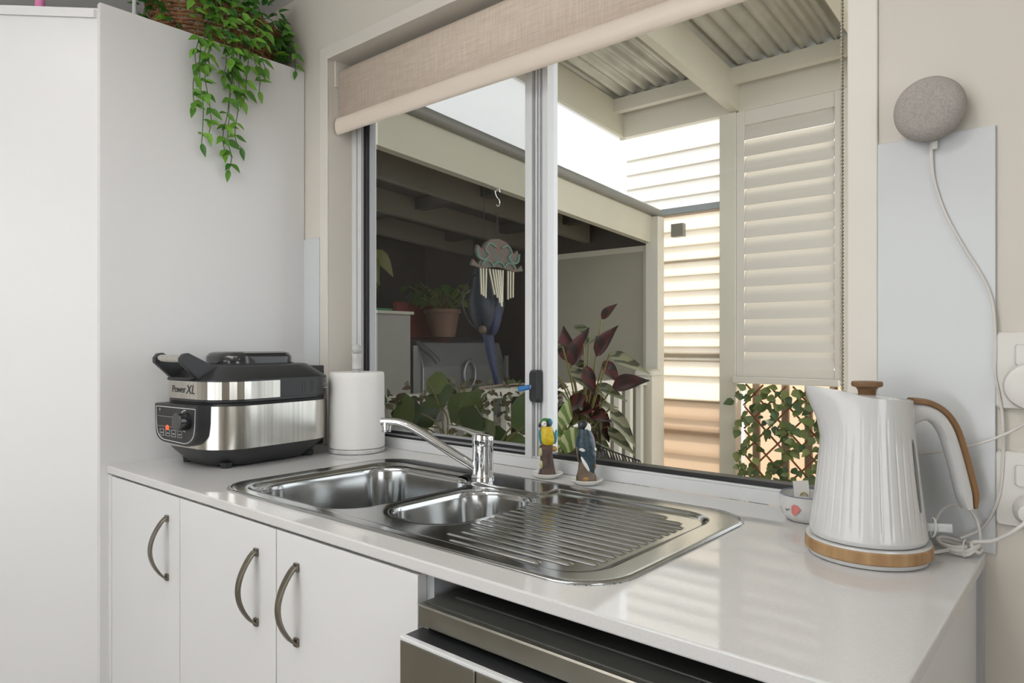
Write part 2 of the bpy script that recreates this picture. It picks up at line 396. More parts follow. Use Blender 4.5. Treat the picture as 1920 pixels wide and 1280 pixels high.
# unseen recessed downlights added to light the room, two placed by shadow direction
for i, (x, y, e, lab) in enumerate(((-0.55, -1.05, 3, 'added round recessed downlight in ceiling near the tall pantry'), (0.85, -1.0, 1.0, 'added round recessed downlight in ceiling near the right wall'), (-0.3, -2.4, 2, 'added round recessed downlight in ceiling near the sliding door'))):
    t = thing('downlight', (x, y, RZ-0.012), lab, 'light', group='added ceiling downlights')
    MB().lathe([(0.045, 0.004), (0.06, 0.0), (0.062, 0.012), (0.045, 0.012)], (x, y, RZ-0.012), 24, cap=False).build('trim_ring', 'alu_white', t, True)
    MB().lathe([(0.045, 0.006), (0.045, 0.012)], (x, y, RZ-0.012), 24).build('lens', 'lens', t)
    l = bpy.data.lights.new('added_downlight_lamp', 'AREA'); l.shape = 'DISK'; l.size = 0.09; l.energy = e; l.color = (1, 0.97, 0.93)
    lo = bpy.data.objects.new('added_downlight_lamp', l); C.objects.link(lo); lo.location = (x, y, RZ-0.015)

lpn = thing('added_pendant', (-1.15, -1.6, 2.02), 'slim white linear pendant added below the kitchen ceiling as fill light', 'light')  # unseen pendant body, invented to carry the up and down fill lamps
bx('housing', (-1.72, -1.63, 2.02), (-0.58, -1.57, 2.05), 'alu_white', lpn)
for x in (-1.65, -0.65): MB().tube([(x, -1.6, 2.05), (x, -1.6, RZ)], 0.0015, 6).build('hanging_wire', 'chrome', lpn)
# ------------------------------------------------------------------ window
w1 = thing('window_1', (-1.07, 0.11, 0.9)); struct(w1)
FY0, FY1 = 0.085, 0.15
b = MB(); b.box((WX0, FY0, 0.9), (WX0+0.022, FY1, WZ1)); b.box((WX0+0.025, FY0+0.004, 0.93), (WX0+0.042, FY1, WZ1)); b.box((WX1-0.012, FY0, 0.9), (WX1, FY1, WZ1)); b.box((WX0, FY0, 2.04), (WX1, FY1, WZ1))
b.build('frame', 'alu_white', w1, bevel=0.0015)
b = MB(); b.box((WX0+0.022, FY0+0.006, 0.93), (WX0+0.025, FY1, WZ1)); b.box((WX1-0.022, FY0+0.02, 0.93), (WX1-0.012, FY1, 2.04)); b.build('frame_groove', 'alu_grey', w1)
b = MB(); b.box((WX0, 0.092, 0.9), (WX1, FY1, 0.926)); b.box((WX0+0.02, 0.098, 0.926), (WX1, FY1, 0.931)); b.build('sill_frame', 'alu_white', w1, bevel=0.001)
# sliding sash on the left (dark), with meeting stiles
ls = MB(); ls.box((WX0+0.042, 0.100, 0.931), (WX0+0.050, 0.125, 2.04)); ls.box((WX0+0.056, 0.100, 0.931), (WX0+0.066, 0.125, 2.04)); ls.box((WX0+0.042, 0.100, 0.931), (-1.10, 0.125, 0.937)); ls.box((WX0+0.042, 0.100, 0.943), (-1.10, 0.125, 0.951))
ls.build('sash_frame', 'black_rubber', w1)
b = MB(); b.box((WX0+0.050, 0.104, 0.931), (WX0+0.056, 0.125, 2.04)); b.box((WX0+0.066, 0.104, 0.951), (WX0+0.070, 0.125, 2.04)); b.box((WX0+0.05, 0.104, 0.937), (-1.10, 0.125, 0.943)); b.box((WX0+0.06, 0.104, 0.951), (-1.1, 0.125, 0.954)); b.build('sash_bead', 'alu_grey', w1)
b = MB(); b.box((-1.108, 0.094, 0.926), (-1.086, 0.128, 2.04)); b.box((-1.078, 0.098, 0.926), (-1.073, 0.128, 2.04)); b.box((-1.056, 0.098, 0.926), (-1.040, 0.14, 2.04)); b.box((-1.070, 0.1, 0.926), (-1.066, 0.128, 2.04)); b.build('meeting_stile', 'alu_white', w1, bevel=0.001)
b = MB(); b.box((-1.086, 0.106, 0.926), (-1.056, 0.128, 2.04)); b.build('stile_groove', 'alu_grey', w1)
b = MB(); b.box((-1.040, 0.104, 0.931), (WX1-0.012, 0.135, 0.941)); b.build('pane_gasket', 'black_rubber', w1)
def sheet(name, a, b_, mt, parent):
    return MB().add([(a[0], a[1], a[2]), (b_[0], a[1], a[2]), (b_[0], a[1], b_[2]), (a[0], a[1], b_[2])], [(0, 1, 2, 3)]).build(name, mt, parent)
sheet('pane', (WX0+0.066, 0.115, 0.951), (-1.10, 0.115, 2.04), 'pane_glass', w1)
sheet('pane', (-1.040, 0.123, 0.94), (WX1-0.012, 0.123, 2.04), 'pane_glass', w1)
sheet('fly_screen', (WX0+0.06, 0.141, 0.945), (-1.06, 0.141, 2.04), 'fly_screen', w1)
lk = MB().loft([rr(0.016, 0.040, 0.006, 0, 3), rr(0.016, 0.040, 0.006, 0.012, 3), rr(0.012, 0.036, 0.008, 0.020, 3)])
lk.v = [(-1.070+p[0], 0.0985-p[2], 1.106+p[1]) for p in lk.v]
lock = lk.build('window_lock', 'black_plastic', w1, bevel=0.001)
MB().tube([(-1.078, 0.080, 1.104), (-1.078, 0.074, 1.104)], 0.006, 12).build('lock_barrel', 'chrome', lock, True)
MB().tube([(-1.079, 0.074, 1.104), (-1.083, 0.060, 1.102), (-1.088, 0.045, 1.100)], 0.0042, 8, flat=(1.5, 0.6)).build('key', 'blue_plastic', lock, True)

# ------------------------------------------------------------------ roller blind
rb = thing('roller_blind', (-1.07, 0.04, 1.856), 'linen roller blind half raised in the kitchen window recess', 'blind')
prof = [(0.030, 1.895), (0.030, 2.02)]
cy, cz, R_ = 0.055, 2.035, 0.026
for k in range(9):
    a = PI+(-PI*0.9)*k/8
    prof.append((cy+R_*math.cos(a), cz+R_*math.sin(a)))
prof[1] = (cy-R_, 2.03); prof[0] = (cy-R_, 1.895)
x0, x1 = -1.800, -0.345
vs = []; fs = []
for y, z in prof: vs += [(x0, y, z), (x1, y, z)]
for i in range(len(prof)-1): fs.append((2*i, 2*i+1, 2*i+3, 2*i+2))
fb = MB().add(vs, fs).build('fabric', 'blind_cloth', rb, True)
sm = fb.modifiers.new('thick', 'SOLIDIFY'); sm.thickness = 0.0012
lp = []
for k in range(16):
    a = 2*PI*k/16; lp.append((cy-R_+0.0+0.0115*math.cos(a), 1.880+0.026*math.sin(a)))
MB().prism(lp, 'x', x0-0.003, x1+0.002).build('bottom_rail', 'blind_rail', rb, True)
MB().tube([(x0, cy, cz), (x1, cy, cz)], 0.022, 20).build('roller_tube', 'alu_grey', rb, True)
bx('bracket', (x0-0.008, 0.02, 2.0), (x0-0.002, 0.085, 2.08), 'trim_paint', rb); bx('bracket', (x1+0.004, 0.02, 2.0), (x1+0.012, 0.085, 2.08), 'trim_paint', rb)
bc = MB()
for yy in (0.044, 0.0495):
    n = 165
    for k in range(n):
        bc.sphere((-0.352, yy, 2.02-k*0.0062), 0.0024, seg=6, rings=4)
    bc.tube([(-0.352, yy, 2.03), (-0.352, yy, 2.03-n*0.0062)], 0.0007, 5)
bc.build('bead_chain', 'bead', rb, True)

# ------------------------------------------------------------------ splashback panels
tag(bx('splashback_panel', (-0.284, -0.006, 0.9), (-0.126, 0.0, 1.533), 'acrylic', bevel=0.001), 'tall glossy white splashback panel under the round speaker', 'splashback')
tag(bx('splashback_panel', (-1.937, -0.0055, 0.9), (-1.851, 0.0, 1.540), 'acrylic', bevel=0.001), 'narrow glossy white splashback strip between pantry and window', 'splashback')

# ------------------------------------------------------------------ corner pantry
pc = thing('corner_pantry', (-2.5, -0.55, 0), 'tall glossy white corner pantry with angled door', 'pantry')
bx('side_panel', (-1.955, -0.592, 0), (-1.937, -0.002, 2.075), 'laminate', pc, 0.001)
dx = 0.70711
def diag(s, off, z): return (-1.950-dx*s+dx*off, -0.586-dx*s-dx*off, z)
b = MB(); vs = [diag(0.004, 0.0, 0.05), diag(0.76, 0.0, 0.05), diag(0.76, -0.018, 0.05), diag(0.004, -0.018, 0.05)]
vs += [(p[0], p[1], 2.066) for p in vs]
b.add(vs, [(0,3,2,1),(4,5,6,7),(0,1,5,4),(1,2,6,5),(2,3,7,6),(3,0,4,7)]); b.build('door', 'laminate', pc, bevel=0.001)
bx('side_panel', (-3.19, -1.16, 0), (-2.495, -1.142, 2.066), 'laminate', pc)
MB().prism([(-1.956, -0.6), (-2.49, -1.135), (-3.19, -1.135), (-3.19, -0.002), (-1.956, -0.002)], 'z', 2.04, 2.06).build('top_panel', 'laminate', pc)

# ------------------------------------------------------------------ base cabinets
def handle(x, z0, z1, parent):
    n = 18; loops = []
    for k in range(n+1):
        t = k/n; z = z0+(z1-z0)*t; y = -0.578-0.034*math.sin(PI*t)**0.8
        wd = 0.0075-0.0015*math.sin(PI*t); th = 0.003
        loops.append([(x-wd, y-th, z), (x+wd, y-th, z), (x+wd, y+th, z), (x-wd, y+th, z)])
    MB().loft(loops).build('handle', 'bronze', parent, True, 0.001)
    for z in (z0+0.003, z1-0.003): bx('handle_foot', (x-0.006, -0.579, z-0.007), (x+0.006, -0.572, z+0.007), 'bronze', parent)
def cabinet(name, xa, xb, doors, label):
    t = thing(name, ((xa+xb)/2, -0.28, 0), label, 'cabinet', group='white base cabinets under the benchtop')
    b = MB(); b.box((xa, -0.555, 0.1), (xa+0.016, -0.01, 0.878)); b.box((xb-0.016, -0.555, 0.1), (xb, -0.01, 0.878)); b.box((xa, -0.555, 0.1), (xb, -0.01, 0.116)); b.box((xa, -0.02, 0.1), (xb, -0.01, 0.878))
    b.build('body', 'laminate', t)
    bx('kick_board', (xa, -0.50, 0.0), (xb, -0.484, 0.1), 'laminate', t)
    for (da, db, hx) in doors:
        d = bx('door', (da+0.0015, -0.574, 0.105), (db-0.0015, -0.556, 0.876), 'laminate', t, 0.001)
        handle(hx, 0.690, 0.826, d)
cabinet('base_cabinet', -1.915, -1.528, [(-1.911, -1.526, -1.585)], 'single-door white base cabinet beside the pantry')
cabinet('base_cabinet', -1.526, -0.755, [(-1.526, -1.137, -1.203), (-1.137, -0.755, -1.068)], 'double-door white sink cabinet with paired bow handles')
tag(bx('filler_strip', (-1.9365, -0.572, 0.1), (-1.917, -0.552, 0.878), 'laminate'), 'narrow white filler strip between pantry and base cabinets', 'filler strip')
bep = thing('bench_end_panel', (-0.155, -0.28, 0), 'white end panel supporting the open end of the benchtop', 'end panel')
bx('panel', (-0.165, -0.55, 0), (-0.148, -0.001, 0.8795), 'laminate', bep, 0.001)
bx('scribe', (-0.148, -0.02, 0), (-0.140, -0.001, 0.8795), 'alu_grey', bep)

# ------------------------------------------------------------------ benchtop with sink cut-out and sill return
def slab_grid(xs, ys, keep, z0, z1):
    b = MB(); idx = {}
    def vid(i, j, k):
        if (i, j, k) not in idx: idx[(i, j, k)] = len(b.v); b.v.append((xs[i], ys[j], (z0, z1)[k]))
        return idx[(i, j, k)]
    cells = {(i, j) for i in range(len(xs)-1) for j in range(len(ys)-1) if keep(i, j)}
    for i, j in cells:
        b.f.append((vid(i,j,1), vid(i+1,j,1), vid(i+1,j+1,1), vid(i,j+1,1))); b.f.append((vid(i,j,0), vid(i,j+1,0), vid(i+1,j+1,0), vid(i+1,j,0)))
        for di, dj, a, c in ((-1,0,(0,0),(0,1)), (1,0,(1,0),(1,1)), (0,-1,(0,0),(1,0)), (0,1,(0,1),(1,1))):
            if (i+di, j+dj) not in cells:
                b.f.append((vid(i+a[0],j+a[1],0), vid(i+c[0],j+c[1],0), vid(i+c[0],j+c[1],1), vid(i+a[0],j+a[1],1)))
    return b
xs = [-1.9365, WX0, -1.447, -0.505, WX1, -0.138]; ys = [-0.576, -0.496, -0.048, -0.0005, 0.0918]
b = slab_grid(xs, ys, lambda i, j: not (i == 2 and j == 1) and not (j == 3 and i in (0, 4)), 0.881, 0.9)
tag(b.build('benchtop', 'stone', bevel=0.0025), 'glossy white stone benchtop running under the window', 'benchtop')

# ------------------------------------------------------------------ sink
SX0, SX1, SY0, SY1 = -1.475, -0.475, -0.525, -0.018
sk = thing('kitchen_sink', ((SX0+SX1)/2, (SY0+SY1)/2, 0.9), 'stainless steel sink with two bowls and ribbed drainer', 'sink')
def sbox(x, y, x0, x1, y0, y1, r):
    cx, cy = (x0+x1)/2, (y0+y1)/2; qx = abs(x-cx)-(x1-x0)/2+r; qy = abs(y-cy)-(y1-y0)/2+r
    return math.hypot(max(qx, 0), max(qy, 0))+min(max(qx, qy), 0)-r
BOWLS = [(-1.415, -1.078, -0.475, -0.088, 0.085, 0.16), (-1.045, -0.858, -0.425, -0.142, 0.075, 0.11)]
def sst(a, b_, x):
    t = max(0, min(1, (x-a)/(b_-a))); return t*t*(3-2*t)
def deck_z(x, y):
    so = sbox(x, y, SX0, SX1, SY0, SY1, 0.085)
    z = 0.9+0.0035*sst(0.0, 0.005, -so)
    st = sbox(x, y, SX0+0.042, SX1-0.045, SY0+0.030, SY1-0.048, 0.07)
    sl = sbox(x, y, -1.150, -0.885, -0.128, 0.05, 0.03)
    st = max(st, -sl+0.0)
    z -= 0.0065*sst(0.0, 0.012, -st)
    for bw in BOWLS:
        s_ = sbox(x, y, *bw[:5]); z -= 0.0015*(1-sst(0.0, 0.012, s_))
    return z
NX, NY = 250, 127
b = MB(); ids = {}
def dv(i, j):
    if (i, j) not in ids:
        x = SX0+(SX1-SX0)*i/NX; y = SY0+(SY1-SY0)*j/NY; ids[(i, j)] = len(b.v); b.v.append((x, y, deck_z(x, y)))
    return ids[(i, j)]
for i in range(NX):
    for j in range(NY):
        x = SX0+(SX1-SX0)*(i+.5)/NX; y = SY0+(SY1-SY0)*(j+.5)/NY
        if sbox(x, y, SX0, SX1, SY0, SY1, 0.085) > 0: continue
        if any(sbox(x, y, *bw[:5]) < -0.001 for bw in BOWLS): continue
        b.f.append((dv(i, j), dv(i+1, j), dv(i+1, j+1), dv(i, j+1)))
b.build('deck', 'sink_steel', sk, True, angle=80)
MB().tube([(p[0]+(SX0+SX1)/2, p[1]+(SY0+SY1)/2, 0.9012) for p in rr((SX1-SX0)/2-0.001, (SY1-SY0)/2-0.001, 0.085, 0, 10)], 0.0024, 8, closed=True).build('rim', 'sink_steel', sk, True, angle=80)
for (x0, x1, y0, y1, r, D) in BOWLS:
    cx, cy, hx, hy = (x0+x1)/2, (y0+y1)/2, (x1-x0)/2, (y1-y0)/2
    z0 = 0.8958; loops = []
    for off, dz in ((0.008, 0.0003), (0.003, 0.0010), (0.0, 0.0002), (-0.003, -0.003), (-0.005, -0.012), (-0.010, -D*0.6), (-0.016, -D+0.02), (-0.024, -D+0.007), (-0.040, -D), (-0.09, -D-0.002)):
        loops.append(rr(hx+off, hy+off, max(r+off, 0.02), z0+dz, 8, (cx, cy)))
    bo = MB().loft(loops, False, True).build('bowl', 'sink_steel', sk, True, angle=60)
    MB().lathe([(0.038, 0.002), (0.034, 0.004), (0.03, 0.0015)], (cx, cy, z0-D-0.002), 24).build('drain', 'chrome', bo, True)
NR = 16
for k in range(NR):
    t = k/(NR-1); y = -0.468+t*(0.468-0.118)
    xa = -0.815-0.030*t-(0.02 if 0.25 < t < 0.9 else 0)
    xb = -0.545
    if k == 0: xa, xb = -0.80, -0.615
    if k == 1: xa, xb = -0.83, -0.575
    if k == NR-1: xb = -0.60
    if k == NR-2: xb = -0.56
    if t > 0.80: xa = -0.845+0.05*(t-0.8)/0.2
    lo = []
    for x, h, wd in ((xa, 0.0, 0.003), (xa+0.008, 0.0028, 0.0045), (xb-0.006, 0.0038, 0.0060), (xb, 0.0, 0.0062)):
        lo.append([(x, y-wd, 0.8965), (x, y-wd*0.75, 0.8965+h*0.7), (x, y, 0.8968+h), (x, y+wd*0.75, 0.8965+h*0.7), (x, y+wd, 0.8965)])
    MB().loft(lo).build('drainer_rib', 'sink_steel', sk, True, angle=60)

# ------------------------------------------------------------------ mixer tap
TX, TY = -1.085, -0.085; TZ = 0.9035
tp = thing('mixer_tap', (TX, TY, TZ), 'chrome single-lever mixer tap with long low spout', 'tap')
MB().lathe([(0.0265, 0.0), (0.0265, 0.004), (0.0245, 0.006), (0.0235, 0.012), (0.0235, 0.040), (0.0228, 0.0405), (0.0228, 0.042), (0.0235, 0.0425), (0.0240, 0.075)], (TX, TY, TZ), 40).build('body', 'chrome', tp, True, angle=35)
pr = []
for k in range(33):
    a = 2*PI*k/32
# lever cap with sloping top
lo = []
la = math.radians(206)
for z, r, tilt in ((0.0755, 0.0228, 0), (0.078, 0.0246, 0), (0.094, 0.0250, 0.10), (0.100, 0.0238, 0.14), (0.103, 0.016, 0.16)):
    lo.append([(TX+r*math.cos(2*PI*i/40), TY+r*math.sin(2*PI*i/40), TZ+z+tilt*r*math.cos(2*PI*i/40-la)) for i in range(40)])
cap = MB().loft(lo).build('lever_cap', 'chrome', tp, True, angle=35)
ld = Vector((math.cos(la), math.sin(la), 0)); lq = Vector((-ld.y, ld.x, 0)); P0 = Vector((TX, TY, TZ))
pts = [(0.0, 0.099, 0.020, 0.007), (0.018, 0.102, 0.019, 0.0065), (0.035, 0.108, 0.016, 0.005), (0.055, 0.1135, 0.013, 0.0038), (0.075, 0.1165, 0.0105, 0.003), (0.083, 0.117, 0.007, 0.0025)]
lo = []
for s_, z, wd, th in pts:
    c0 = P0+ld*s_+Vector((0, 0, z))
    lo.append([c0+lq*wd*math.cos(2*PI*i/14)+Vector((0, 0, th*math.sin(2*PI*i/14))) for i in range(14)])
MB().loft(lo).build('lever', 'chrome', cap, True, angle=60)
sa = math.radians(214); sdir = Vector((math.cos(sa), math.sin(sa), 0))
sp = smooth_path([P0+sdir*0.012+Vector((0, 0, 0.022)), P0+sdir*0.06+Vector((0, 0, 0.050)), P0+sdir*0.12+Vector((0, 0, 0.087)), P0+sdir*0.165+Vector((0, 0, 0.113)), P0+sdir*0.195+Vector((0, 0, 0.124)), P0+sdir*0.222+Vector((0, 0, 0.1265)), P0+sdir*0.238+Vector((0, 0, 0.1265))], 6)
spo = MB().tube(sp, lambda t: 0.0125-0.002*t, 16, flat=(0.85, 1.1)).build('spout', 'chrome', tp, True, angle=50)
e0 = P0+sdir*0.226+Vector((0, 0, 0.124))
MB().lathe([(0.0115, 0.0), (0.0115, -0.010), (0.0105, -0.011), (0.0105, -0.016), (0.0115, -0.017), (0.0110, -0.021), (0.008, -0.021)], e0, 20).build('aerator', 'chrome', spo, True, angle=35)

# ------------------------------------------------------------------ multi cooker
mc = thing('multi_cooker', (-1.772, -0.277, 0.9), 'black and stainless multi cooker with front dial and lid handle', 'multi cooker', math.radians(5.6))
def cl(name, levels, mt, parent=mc, r=0.09, n=8, sm=True, angle=40, **k):
    return MB().loft([rr(hx, hy, min(r, hx*0.75), z, n) for z, hx, hy in levels]).build(name, mt, parent, sm, world=False, angle=angle, **k)
cl('base', [(0.004, 0.098, 0.140), (0.008, 0.106, 0.148), (0.040, 0.136, 0.176), (0.051, 0.143, 0.183)], 'charcoal_plastic')
for sx, sy in ((1, 1), (1, -1), (-1, 1), (-1, -1)):
    MB().lathe([(0.013, 0), (0.015, 0.014)], (sx*0.085, sy*0.125, 0), 16).build('foot', 'black_plastic', mc, True, world=False)
cl('lower_band', [(0.051, 0.1445, 0.1845), (0.157, 0.145, 0.185)], 'brushed_steel')
cl('seal_band', [(0.157, 0.141, 0.181), (0.163, 0.143, 0.183), (0.165, 0.141, 0.181), (0.167, 0.143, 0.183), (0.173, 0.142, 0.182)], 'black_plastic')
# upper band: steel wraps the front half, plastic the back half
L0, L1 = rr(0.145, 0.185, 0.09, 0.173, 8), rr(0.145, 0.185, 0.09, 0.218, 8)
bs, bp_ = MB(), MB(); n = len(L0)
yc = -0.01
def ring_split(keep_front):
    m = MB()
    for i in range(n):
        j = (i+1) % n; a, c = L0[i], L0[j]
        pts = [(a, c)]
        if (a[1]-yc)*(c[1]-yc) < 0:
            t = (yc-a[1])/(c[1]-a[1]); mid = tuple(a[k]+(c[k]-a[k])*t for k in range(3)); pts = [(a, mid), (mid, c)]
        for p, q in pts:
            front = (p[1]+q[1])/2 < yc
            if front == keep_front: m.add([p, q, (q[0], q[1], 0.218), (p[0], p[1], 0.218)], [(0, 1, 2, 3)])
    return m
bm_ = ring_split(True); bm_.build('upper_band', 'brushed_steel', mc, True, world=False)
bm_ = ring_split(False); rear = bm_.build('rear_band', 'charcoal_plastic', mc, True, world=False)
shoulder = cl('shoulder', [(0.217, 0.1455, 0.1855), (0.221, 0.1455, 0.1855), (0.224, 0.143, 0.183), (0.252, 0.112, 0.150), (0.256, 0.106, 0.144), (0.257, 0.09, 0.13)], 'charcoal_plastic', r=0.085)
lid = cl('lid_window', [(0.254, 0.070, 0.104), (0.258, 0.074, 0.108), (0.276, 0.074, 0.108), (0.286, 0.068, 0.101), (0.290, 0.055, 0.088)], 'dark_glass', r=0.06)
cl('lid_trim', [(0.2565, 0.0765, 0.1105), (0.260, 0.0765, 0.1105)], 'charcoal_plastic', r=0.062)
bx('hinge', (-0.055, 0.165, 0.02), (0.058, 0.203, 0.150), 'black_plastic', mc, 0.003, False)
bx('hinge', (-0.055, 0.165, 0.155), (0.058, 0.206, 0.248), 'black_plastic', mc, 0.003, False)
for k, yy in enumerate((0.060, 0.068, 0.088, 0.094)):
    bx('vent_slot', (0.1435, yy, 0.183), (0.1456, yy+0.003, 0.213), 'black_plastic', rear, 0, False)
for k in range(5):
    a = math.radians(28); z = 0.188+k*0.006
    bx('vent_louvre', (0.112, 0.135, z), (0.1335, 0.152, z+0.003), 'grey_window', rear, 0, False)
# lid handle
for sx in (-0.066, 0.052):
    hb = MB().prism([(-0.232, 0.276), (-0.224, 0.286), (-0.212, 0.288), (-0.160, 0.262), (-0.128, 0.252), (-0.138, 0.230), (-0.172, 0.222), (-0.186, 0.222), (-0.232, 0.264)], 'x', sx, sx+0.014)
    br = hb.build('handle_bracket', 'charcoal_plastic', mc, world=False, bevel=0.0015)
MB().tube([(-0.052, -0.219, 0.274), (0.052, -0.219, 0.274)], 0.0095, 16).build('handle_bar', 'brushed_steel', mc, True, world=False)
bx('handle_web', (-0.052, -0.20, 0.222), (0.052, -0.165, 0.226), 'charcoal_plastic', mc, 0, False)
# control panel
def shield(sx, zt, zb, hb_, y):
    pts = [(-sx, zt), (sx, zt), (sx*0.985, zt-(zt-zb)*0.45)]
    for k in range(7):
        a = PI/2*k/6; pts.append((sx*0.955-hb_+hb_*math.cos(a), zb+0.034-0.030*math.sin(a)-0.003*k/6))
    for k in range(7):
        a = PI/2*k/6; pts.append((-sx*0.955+hb_-hb_*math.sin(a), zb+0.001+0.003*(1-k/6)+0.030*(1-math.cos(a))))
    pts.append((-sx*0.985, zt-(zt-zb)*0.45))
    return [(p[0], y, p[1]) for p in pts]
lo = [shield(0.098, 0.160, 0.058, 0.05, -0.150), shield(0.098, 0.160, 0.058, 0.05, -0.205), shield(0.096, 0.158, 0.060, 0.05, -0.209)]
cp = MB().loft(lo).build('control_panel', 'charcoal_plastic', mc, True, world=False, angle=35)
MB().tube(shield(0.089, 0.1525, 0.0655, 0.046, -0.2095), 0.0011, 6, closed=True).build('panel_outline', 'print_white', cp, True, world=False)
MB().tube([(0.052, -0.208, 0.122), (0.052, -0.236, 0.122)], 0.0215, 28).build('dial', 'dark_glass', cp, True, world=False, angle=35, bevel=0.0015)
MB().tube([(0.047+0.026*math.cos(a), -0.2095, 0.122+0.026*math.sin(a)) for a in [PI/2+PI*k/20 for k in range(21)]], 0.0014, 6).build('dial_ring', 'print_white', cp, True, world=False)
for k in range(4):
    x = -0.062+k*0.0275; z = 0.088
    MB().tube([(x-0.009, -0.2095, z-0.008), (x+0.009, -0.2095, z-0.008), (x+0.009, -0.2095, z+0.008), (x-0.009, -0.2095, z+0.008)], 0.0007, 5, closed=True).build('button_outline', 'print_white', cp, world=False)
    bx('button_mark', (x-0.005, -0.2098, z-0.002), (x+0.005, -0.209, z), 'print_white', cp, 0, False)
for z in (0.128, 0.103):
    bx('panel_line', (-0.083, -0.2098, z), (0.01, -0.209, z+0.0006), 'print_white', cp, 0, False)
bx('panel_icon', (-0.073, -0.2098, 0.142), (-0.071, -0.209, 0.148), 'print_white', cp, 0, False)
bx('panel_icon', (0.036, -0.2098, 0.1455), (0.048, -0.209, 0.1495), 'grey_window', cp, 0, False)
MB().sphere((-0.036, -0.2095, 0.101), 0.007, 0.003, 0.0065).build('indicator_light', 'red_led', cp, True, world=False)
def text_mesh(s, size, name, mt, parent, loc, rot, shear=0.0, extr=0.0004, space=1.0):
    cu = bpy.data.curves.new('txt', 'FONT'); cu.body = s; cu.size = size; cu.extrude = extr; cu.shear = shear; cu.space_character = space
    ob = bpy.data.objects.new('txt', cu); C.objects.link(ob)
    dg = bpy.context.evaluated_depsgraph_get(); me = bpy.data.meshes.new_from_object(ob.evaluated_get(dg)); bpy.data.objects.remove(ob)
    me.materials.clear(); me.materials.append(M[mt])
    o = bpy.data.objects.new(name, me); C.objects.link(o); o.parent = parent; o.location = loc; o.rotation_euler = rot
    return o
text_mesh('Power', 0.0245, 'lettering', 'print_black', mc, (-0.058, -0.1852, 0.188), (PI/2, 0, 0), 0.0, space=0.95)
text_mesh('XL', 0.032, 'lettering', 'print_black', mc, (0.006, -0.1852, 0.186), (PI/2, 0, 0), 0.25)

# ------------------------------------------------------------------ paper towel
px, py = -1.655, -0.010
ph = thing('towel_holder', (px, py, 0.9), 'marble paper towel stand with ball finial by the window', 'towel holder')
MB().lathe([(0.078, 0.0), (0.082, 0.002), (0.082, 0.010), (0.079, 0.012)], (px, py, 0.9), 40).build('base', 'marble', ph, True)
MB().lathe([(0.009, 0.012), (0.009, 0.236), (0.0145, 0.238), (0.0145, 0.278), (0.012, 0.282)], (px, py, 0.9), 20).build('rod', 'marble', ph, True, angle=35)
MB().sphere((px, py, 1.194), 0.0155, seg=20, rings=14).build('finial', 'marble', ph, True)
b = MB(); lo = []
for z, r in ((0.0125, 0.074), (0.015, 0.0795), (0.02, 0.081), (0.215, 0.079), (0.226, 0.0785), (0.229, 0.076), (0.2285, 0.022), (0.21, 0.020), (0.03, 0.020)):
    lo.append([(px+(r+(0.0012*math.sin(5*a)+0.0007*math.sin(9*a+1) if r > 0.05 else 0))*math.cos(a), py+(r+(0.001*math.sin(4*a+z*30) if r > 0.05 else 0))*math.sin(a), 0.9+z) for a in [2*PI*i/48 for i in range(48)]])
b.loft(lo, False, False)
tag(b.build('paper_towel_roll', 'paper', smooth=True, angle=40), 'thick white paper towel roll on the marble stand', 'paper towel')

# ------------------------------------------------------------------ kettle
KX, KY = -0.269, -0.132
kr = math.atan2(math.sin(TH), math.cos(TH))+math.radians(-3)     # local +x = handle side
kb = thing('wood_rimmed_stand', (KX, KY, 0.9), 'round wood-rimmed power base under the white kettle', 'kettle base')
MB().lathe([(0.074, 0.0), (0.079, 0.002), (0.081, 0.008)], (KX, KY, 0.9), 56).build('foot_ring', 'kettle_white', kb, True)
MB().lathe([(0.0825, 0.008), (0.0845, 0.010), (0.0845, 0.024), (0.0825, 0.026)], (KX, KY, 0.9), 56).build('wood_ring', 'base_wood', kb, True, angle=35)
MB().lathe([(0.083, 0.026), (0.0825, 0.0285), (0.070, 0.0285)], (KX, KY, 0.9), 56).build('top_plate', 'kettle_white', kb, True)
kt = thing('kettle', (KX, KY, 0.929), 'white ribbed electric kettle with timber-trimmed handle and lid knob', 'kettle', kr)
NB = 288
def kprof(t):   # radius over height fraction
    return 0.0785-0.0215*(t**0.85)+0.0025*sst(0.75, 1.0, t)
H = 0.196
def kpt(t, a, dr=0.0):
    r = kprof(t)
    fl = abs(((a/(2*PI)*36) % 1)-0.5)*2
    r -= 0.0009*sst(0.80, 1.0, fl)*(1-sst(0.72, 0.84, t))*sst(0.02, 0.06, t)
    sp_ = max(0, math.cos(a-PI))**6
    r += sp_*0.028*sst(0.62, 1.0, t)**1.5
    z = 0.008+H*t+(0.016*max(0, math.cos(a-PI))**2-0.004*max(0, math.cos(a)))*sst(0.7, 1.0, t)
    r += dr
    return (r*math.cos(a), r*math.sin(a), z)
lo = [[((0.070)*math.cos(2*PI*i/NB), 0.070*math.sin(2*PI*i/NB), 0.0) for i in range(NB)], [(0.076*math.cos(2*PI*i/NB), 0.076*math.sin(2*PI*i/NB), 0.001) for i in range(NB)], [(0.0785*math.cos(2*PI*i/NB), 0.0785*math.sin(2*PI*i/NB), 0.006) for i in range(NB)]]
lo += [[kpt(t, 2*PI*i/NB) for i in range(NB)] for t in (0.0, 0.02, 0.06, 0.15, 0.3, 0.45, 0.6, 0.7, 0.8, 0.88, 0.94, 0.98, 1.0)]
lo += [[kpt(1.0, 2*PI*i/NB, -0.003) for i in range(NB)]]
lo += [[(p[0], p[1], p[2]-0.012) for p in lo[-1]]]
body = MB().loft(lo, True, False).build('body', 'kettle_white', kt, True, world=False, angle=50)
